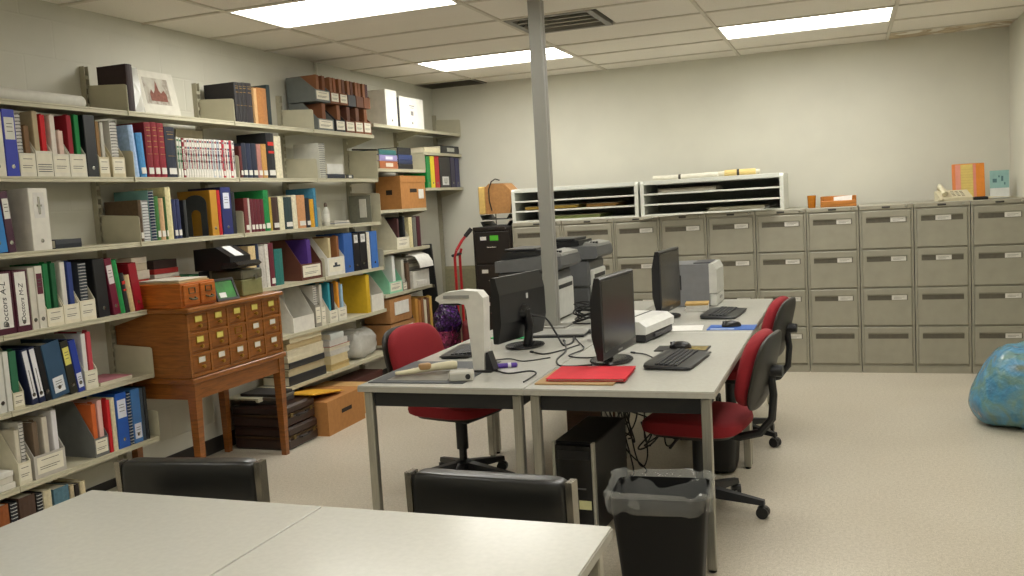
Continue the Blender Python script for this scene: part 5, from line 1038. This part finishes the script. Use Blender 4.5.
t = thing('flatbed_scanner', 'white flatbed scanner with black base between two monitors', 'scanner', (-1.115, 4.88, TH), R(-9))
MB().cbox(-.15, .15, -.215, .215, .003, .045, .008).build('base', plastic('#1d1d20', .4), t); MB().prism([(-.155, .045), (.155, .045), (.158, .085), (.12, .112), (-.155, .118)], 'y', -.22, .22).build('lid', plastic('#d6d6d2', .3), t)
MB().box(.02, .03, -.2205, .2205, .1138, .1158).build('lid_groove', BLACK, t); MB().cbox(.15, .160, -.09, .09, .014, .034, .002).build('button_panel', plastic('#3a3a3e'), t)
# printers: dark grey sides, pale front facing right
DG = plastic('#5b5c5c', .45); LG = plastic('#c6c6bf', .4); MG = plastic('#8d8d88', .4)
def make_printer(label, x0, x1, y0, y1, H, adf=True, dk=DG):
    t = thing('printer', label, 'printer', (x0, y0, TH), 0, 'grey laser printers'); W, D = x1-x0, y1-y0
    hb = H*.72 if adf else H
    if adf:
        MB().cbox(.02, W-.06, .01, D-.01, .003, hb*.45, .012).build('paper_base', dk, t); MB().cbox(.0, W-.05, 0, D, hb*.45, hb, .016).build('body', dk, t)
        MB().cbox(W-.06, W-.03, .03, D-.03, .012, hb*.8, .008).build('front_door', LG, t); MB().box(W-.0305, W-.0285, .06, D-.06, hb*.62, hb*.70).build('output_slot', BLACK, t)
        MB().prism([(-.01, hb), (W, hb+.01), (W+.02, hb+.03), (W+.01, hb+.09), (W*.75, hb+.10), (-.01, hb+.07)], 'y', -.01, D+.01).build('scanner_deck', dk, t)
        MB().prism([(W*.76, hb+.102), (W+.012, hb+.092), (W+.005, hb+.11), (W*.80, hb+.125)], 'y', .02, D-.02).build('control_panel', MG, t)
        kp = MB()
        for i in range(4): kp.cbox(W*.82+i*.02, W*.82+i*.02+.013, .05, .08, hb+.108, hb+.126, .003)
        kp.build('buttons', BLACK, t)
        MB().prism([(.02, hb+.075), (W*.7, hb+.102), (W*.68, hb+.135), (.06, hb+.125), (.02, hb+.10)], 'y', .03, D-.03).build('document_feeder', plastic('#1a1b1c', .35), t)
        MB().cbox(.04, W*.6, .05, D-.05, hb+.132, H+.02, .004).build('feed_tray', plastic('#242526', .35), t)
        v = MB()
        for i in range(6): v.box(.08+i*.02, .088+i*.02, -.001, .002, hb*.55, hb*.85)
        v.build('side_vents', BLACK, t)
    else:
        MB().prism([(.0, .003), (W-.05, .003), (W-.05, H), (.02, H), (.0, H-.03)], 'y', 0, D).build('body', plastic('#77787a', .45), t)
        MB().cbox(W-.05, W, .0, D, .003, H*.30, .008).build('paper_tray', LG, t); MB().prism([(W-.05, H*.31), (W, H*.31), (W, H*.86), (W-.02, H), (W-.05, H)], 'y', 0, D).build('front_cover', LG, t)
        MB().cbox(W, W+.004, D*.35, D*.65, H*.14, H*.2, .001).build('tray_grip', MG, t); MB().cbox(W-.16, W-.045, .05, D-.05, H, H+.008, .003).build('output_tray', plastic('#4c4d50', .4), t)
        v = MB(); v.cbox(.06, .10, -.001, .002, H*.4, H*.75, .0005); v.build('side_grip', BLACK, t)
    return t
make_printer('large dark grey multifunction printer behind the pole', -2.12, -1.70, 5.46, 5.88, .45)
make_printer('taller grey multifunction printer farther back, right of pole', -2.02, -1.625, 6.06, 6.47, .475)
make_printer('small grey laser printer with white front, rear table corner', -1.16, -.825, 6.14, 6.50, .285, False)
# document camera
t = thing('document_camera', 'white overhead document camera with arched head on the table', 'document camera', (-1.615, 3.88, TH), R(0)); DC = plastic('#cfcdc4', .35)
MB().prism([(-.022, .006), (.030, .006), (.045, .30), (.045, .345), (.02, .375), (-.06, .382), (-.15, .372), (-.19, .352), (-.195, .338), (-.17, .322), (-.08, .322), (-.05, .315), (-.042, .29)], 'y', -.038, .038).build('arm', DC, t)
MB().cbox(-.16, -.07, -.035, .035, .312, .322, .003).build('lens_panel', BLACK, t); MB().cbox(-.05, .07, -.05, .05, 0.0005, .010, .003).build('base', plastic('#1a1a1c'), t); MB().prism([(.036, .01), (.075, .01), (.05, .09), (.038, .09)], 'y', -.03, .03).build('cable_boot', plastic('#1d1d20'), t)
MB().cbox(-.15, -.02, -.0462, -.045, .345, .36, .0005).build('seam_strip', MG, t)
t = thing('small_speaker', 'small grey box device at the foot of document camera', 'device', (-1.62, 3.66, TH), R(20)); MB().cbox(-.055, .055, -.04, .04, 0.0005, .042, .006).build('case', plastic('#b4b2a8', .4), t); MB().cyl((.03, -.041, .022), (.03, -.036, .022), .012, n=12).build('dial', BLACK, t, True)
t = thing('desk_mat', 'dark grey desk mat with clear cover on left table', 'mat', (-2.04, 3.565, TH), R(2)); MB().cbox(0, .46, 0, .52, .0004, .004, .002).build('mat', M('#33383b', .5), t); MB().cbox(.07, .36, .05, .34, .004, .0048, .0002).build('inset_sheet', M('#75726a', .3, var=.25, scale=14), t)
t = thing('ivory_tool', 'ivory-coloured bone folder tool lying on the desk mat', 'tool', (-1.97, 3.70, TH+.0185), R(36)); IV = plastic('#d6cfae', .4)
MB().tube([(0, 0, 0), (.06, 0, .0), (.13, .0, .006), (.20, 0, .012), (.27, 0, .012), (.29, 0, .01)], [.008, .012, .014, .018, .021, .018], 10).build('handle', IV, t, True); MB().sq((.14, 0, .018), (.030, .018, .016), .5, .5, 16, 10).build('grip_block', plastic('#b08a5c', .5), t, True)
t = thing('marker_pen', 'purple marker pen lying by the document camera', 'marker', (-1.565, 3.93, TH+.012), R(25)); mb = MB(); mb.T = Matrix.Rotation(math.pi/2, 4, 'Y'); mb.lathe([(.008, 0), (.0115, .004), (.0115, .1), (.006, .105)], 14); mb.build('barrel', plastic('#4a2a8a', .35), t, True); mb = MB(); mb.T = Matrix.Rotation(math.pi/2, 4, 'Y'); mb.lathe([(.012, .06), (.0122, .06), (.0122, .075), (.012, .075)], 14); mb.build('band', plastic('#c9c6d4'), t, True)
# red folder
t = thing('red_folder', 'bright red paper folder lying on a tan envelope', 'folder', (-1.235, 3.60, TH+.0085), R(3)); MB().cbox(.02, .36, .02, .30, 0, .003, .001).build('back_cover', paper('#b8242c'), t); MB().cbox(.03, .352, .025, .29, .003, .009, .001).build('papers', paper('#d6cfc4'), t); MB().cbox(.02, .36, .018, .30, .009, .012, .001).build('front_cover', paper('#c8202e'), t)
t = thing('tan_envelope', 'tan envelope underneath the bright red folder', 'envelope', (-1.255, 3.585, TH), R(1)); MB().cbox(0, .34, 0, .31, .0005, .007, .002).build('pouch', paper('#a8885c'), t); MB().cbox(.31, .34, .0, .31, .007, .008, .0003).build('flap', paper('#9a7a50'), t)
t = thing('laptop', 'closed grey laptop with black edge at the pole foot', 'laptop', (-1.555, 4.94, TH), R(4)); MB().cbox(-.16, .16, -.11, .10, .003, .014, .004).build('base', plastic('#1a1b1d', .4), t); MB().cbox(-.16, .16, -.108, .10, .0145, .022, .004).build('lid', plastic('#8d8c86', .35), t); MB().cyl((-.13, .10, .014), (.13, .10, .014), .006, n=8).build('hinge', BLACK, t, True)
t = thing('phone_handset', 'dark grey slim handset lying right of laptop', 'telephone', (-1.325, 5.08, TH), R(62)); MB().sq((0, 0, .016), (.13, .032, .015), .5, .5, 22, 8).build('shell', plastic('#3a3b3d', .35), t, True); MB().cbox(-.06, .05, -.02, .02, .029, .033, .001).build('keypad', BLACK, t)
t = thing('green_folder', 'bright green folder lying behind the turned-away monitor', 'folder', (-1.93, 4.80, TH), R(-3)); MB().cbox(0, .2, 0, .17, .0005, .003, .001).build('back_cover', paper('#1a9a56'), t); MB().cbox(.005, .195, .005, .165, .003, .005, .0005).build('papers', PAGES, t); MB().cbox(0, .2, .0, .17, .005, .007, .001).build('front_cover', paper('#1fa85e'), t)
t = thing('paper_sheet', 'white papers lying beside the blue mouse pad', 'papers', (-.98, 5.06, TH), R(6)); mb = MB(); mb.box(0, .2, 0, .2, .0005, .0015); mb.build('sheet', paper('#d6d4cc'), t); MB().box(.01, .21, -.008, .19, .0017, .0025).build('upper_sheet', paper('#dcdad4'), t)
pile('note_pads', 'tan and white note pads behind the farthest monitor', 'note pads', (-1.0, 5.86, TH+.0005), .15, .16, [(.02, '#d2d0c8'), (.02, '#cfccc2'), (.015, '#b9985a')], .1)
# cables
CAB_M = M('#131314', .5)
def cable(label, pts, r=.004, n=60, grp='black cables on the tables'):
    P = [Vector(p) for p in pts]; out = []
    P2 = [P[0]] + P + [P[-1]]
    for i in range(1, len(P2)-2):
        for k in range(8):
            u = k/8; a, b, c, d = P2[i-1], P2[i], P2[i+1], P2[i+2]
            out.append(.5*((2*b)+(c-a)*u+(2*a-5*b+4*c-d)*u*u+(3*b-a-3*c+d)*u**3))
    out.append(P[-1])
    t = thing('cable', label, 'cable', tuple(out[0]), group=grp); o = out[0]
    MB().tube([p-o for p in out], r, 6).build('cord', CAB_M, t, True)
    d = (out[1]-out[0]).normalized(); MB().cyl((0, 0, 0), tuple(-d*.025), r*1.9, r*1.6, 8).build('connector', BLACK, t, True)
    return t
Zt = TH+.005
cable('thick black cable arching from the turned-away monitor', [(-1.60, 4.60, .90), (-1.53, 4.62, .88), (-1.47, 4.60, .80), (-1.42, 4.56, Zt+.001), (-1.40, 4.66, Zt), (-1.44, 4.82, Zt)], .0055)
cable('black cable across the seam towards the red folder', [(-1.46, 4.70, Zt), (-1.36, 4.40, Zt), (-1.33, 4.15, Zt), (-1.27, 4.0, Zt), (-1.20, 3.98, Zt), (-1.12, 4.02, Zt)])
cable('thin black cable along the table seam', [(-1.45, 4.86, Zt), (-1.36, 4.65, Zt), (-1.28, 4.45, Zt), (-1.30, 4.25, Zt), (-1.18, 4.20, Zt), (-1.10, 4.30, Zt)], .0035)
cable('black cable from document camera to the seam', [(-1.53, 3.86, Zt), (-1.45, 3.80, Zt), (-1.37, 3.86, Zt), (-1.32, 3.80, Zt), (-1.315, 3.62, Zt)], .0035)
cable('black cable behind the turned-away monitor foot', [(-1.52, 4.35, Zt), (-1.44, 4.30, Zt), (-1.38, 4.42, Zt), (-1.34, 4.58, Zt)], .0035)
cable('black cable from the big monitor towards the front keyboard', [(-.99, 4.34, Zt), (-.93, 4.30, Zt), (-.88, 4.22, Zt), (-.85, 4.16, Zt)], .003)
cable('black cable left of the marker pen', [(-1.66, 4.10, Zt), (-1.58, 4.16, Zt), (-1.48, 4.10, Zt), (-1.38, 4.20, Zt)], .003)
cable('black cable beside the farthest monitor', [(-1.22, 5.35, Zt), (-1.16, 5.55, Zt+.03), (-1.20, 5.75, Zt), (-1.12, 5.95, Zt)], .004)
t = thing('cable_coil', 'tangled heap of black cables right of the pole', 'cable', (-1.52, 5.42, TH)); 
for k in range(9):
    mb = MB(); pts = []
    ph = random.uniform(0, 6.28); tl = random.uniform(-.5, .5); rr = random.uniform(.05, .085)
    for i in range(40):
        a = i/40*2*math.pi; pts.append((rr*math.cos(a)*1.2+random.uniform(-.003, .003), rr*math.sin(a)*.9, .065+.012*(k-4)*.9+.045*math.sin(a+ph)*(.4+abs(tl)) ))
    mb.tube([(p[0], p[1], max(.006, p[2])) for p in pts], .0045, 6, closed=True); mb.build('cable_loop', CAB_M, t, True)
# ================================================================ under the tables
t = thing('computer_tower', 'black computer tower with silver edge strips under front table', 'computer', (-1.262, 3.80, 0), R(-3)); BT = plastic('#121213', .35)
MB().cbox(0, .195, .02, .50, .012, .435, .006).build('case', BT, t); MB().cbox(.012, .183, 0, .02, .02, .425, .004).build('front_panel', plastic('#0f0f10', .25), t)
for x in (-.001, .182): MB().cbox(x, x+.014, -.008, .02, .012, .44, .003).build('silver_strip', M('#b4b2a8', .3, .5), t)
MB().cbox(.025, .17, -.002, 0, .36, .40, .001).build('drive_bay', plastic('#1c1c1e', .3), t); MB().box(.115, .172, -.0015, 0, .135, .175).build('sticky_note', paper('#d2cf9a'), t)
MB().box(.06, .15, -.0012, 0, .225, .232).build('badge', M('#5a5a5a', .4), t)
for z, c in ((.12, '#b0b0b8'), (.09, '#a83028'), (.06, '#b8b8b4')): MB().cyl((.1, -.001, z), (.1, -.012, z), .007, n=8).build('front_plug', plastic(c), t, True)
for y in (.06, .44): MB().cbox(.01, .185, y, y+.03, 0, .012, .002).build('foot', BLACK, t)
t = thing('brown_panel', 'brown wooden panel standing under the table seam', 'board', (-1.60, 5.12, 0)); MB().cbox(0, .30, 0, .02, 0, .60, .003).build('board', M('#5c3a22', .5, kind='wood'), t); MB().cbox(0, .30, -.006, 0, .52, .56, .001).build('batten', M('#4c2f1c', .5, kind='wood'), t)
t = thing('power_strip', 'white power strip hanging in the cable tangle', 'power strip', (-1.06, 4.75, .52)); MB().cbox(0, .28, 0, .05, 0, .05, .006).build('case', plastic('#c4c2b8'), t); kb = MB()
for i in range(5): kb.cbox(.02+i*.05, .05+i*.05, -.02, -.001, .01, .042, .004)
kb.build('plugs', BLACK, t)
t = thing('cable_tangle', 'black cables hanging under the right front table', 'cables', (-.98, 4.62, 0))
for k in range(16):
    x0 = random.uniform(-.22, .1); y0 = random.uniform(-.05, .2); f1, f2, p1 = random.uniform(1, 3), random.uniform(1, 3), random.uniform(0, 6); pts = []
    lo = random.uniform(.012, .3)
    for i in range(25): u = i/24; pts.append((x0+.07*math.sin(f1*3*u+p1)+.1*u*math.cos(p1), y0+.05*math.cos(f2*3*u+p1), max(.012, .62-(.62-lo)*math.sin(u*math.pi*(.5 if k % 2 else .8)))))
    mb = MB(); mb.tube(pts, .0045, 5); mb.build('hanging_cord', CAB_M, t, True)
t = thing('black_bag', 'black soft bag under right table beside the chair', 'bag', (-.68, 4.95, 0)); MB().sq((0, 0, .17), (.10, .14, .17), .35, .45, 24, 12, crumple(.012, 2)).build('body', M('#111112', .5, kind='fabric'), t, True); MB().tube([(0, -.06, .33), (0, -.04, .4), (0, .04, .4), (0, .06, .33)], .01, 6).build('handle', BLACK, t, True)
# ================================================================ waste bin with liner
t = thing('waste_bin', 'black plastic waste bin lined with a clear bag in the foreground', 'waste bin', (-.662, 3.23, 0), R(4))
def taper(w0, d0, w1, d1, z0, z1, th=.004, rim=True):
    mb = MB(); 
    def ring(w, d, z, n=8):
        pts = []; r = .035
        for cx, cy, a0 in ((w-r, d-r, 0), (-w+r, d-r, 90), (-w+r, -d+r, 180), (w-r, -d+r, 270)):
            for k in range(4): a = R(a0+30*k); pts.append((cx+r*math.cos(a), cy+r*math.sin(a), z))
        return pts
    rings = [ring(w0-.01, d0-.01, z0), ring(w0, d0, z0+.008), ring(w1, d1, z1), ring(w1-th, d1-th, z1), ring(w0-th, d0-th, z0+.012)]
    n = len(rings[0]); V = [p for r_ in rings for p in r_]; F = []
    for i in range(len(rings)-1): F += [(i*n+k, i*n+(k+1) % n, (i+1)*n+(k+1) % n, (i+1)*n+k) for k in range(n)]
    F += [tuple(range(n))[::-1], tuple((len(rings)-1)*n+k for k in range(n))]
    mb.add(V, F); return mb
taper(.135, .105, .172, .135, 0, .44).build('bin', M('#0b0b0b', .5, spec=.25, var=.05), t, True)
LIN = M('#c4c6c2', .07, alpha=.17, spec=1.0, var=.02, scale=45, bump=.7)
from mathutils import noise as nz
n = 72; rings = []
prof = [(.178, .140, .385, .02), (.182, .144, .395, .03), (.184, .146, .415, .035), (.188, .148, .435, .035), (.190, .150, .455, .03), (.186, .146, .465, .02), (.176, .138, .455, .02), (.164, .128, .42, .03), (.158, .120, .36, .03), (.152, .114, .30, .03)]
V = []
for i, (a, b, z, am) in enumerate(prof):
    for k in range(n):
        th = 2*math.pi*k/n; c, s = math.cos(th), math.sin(th); e = .28
        x = a*math.copysign(abs(c)**e, c); y = b*math.copysign(abs(s)**e, s)
        q = nz.noise(Vector((x*28, y*28, z*16+3)))*am; V.append((x*(1+q*5), y*(1+q*5), z+nz.noise(Vector((x*22, y*22, 7+i*.2)))*.022*(1 if i in (0, 3, 4, 5) else .4)))
F = [(i*n+k, i*n+(k+1) % n, (i+1)*n+(k+1) % n, (i+1)*n+k) for i in range(len(prof)-1) for k in range(n)]
MB().add(V, F).build('liner', LIN, t, True)
# ================================================================ blue recycling bag by the right wall
t = thing('recycling_bag', 'bulging blue plastic recycling bag on the floor by right wall', 'bag', (.945, 6.12, 0))
def bagf(q):
    x, y, z = q; v = Vector((x*6, y*6, z*6)); a = nz.noise(v)*.045 + nz.noise(v*2.3)*.022
    k = min(1, max(0, z/.46)); x2 = x*(1.32-.55*k) if x < 0 else x
    return (x2*(1+a*1.5)+.05*k+a*.4, y*(1+a), max(.002, z+a*.6))
MB().sq((0.0, 0, .245), (.255, .28, .245), .7, .8, 64, 40, bagf).build('film', M('#4f93c6', .22, kind='bag', spec=.7), t, True)
MB().sq((.10, -.05, .45), (.03, .03, .05), .8, .8, 14, 10, crumple(.02, 6)).build('knot', M('#c6c6c0', .4), t, True)
MB().tube([(.10, -.05, .47), (.07, -.07, .50), (.045, -.09, .47)], [.02, .018, .006], 8).build('tie_end', M('#c6c6c0', .4), t, True)
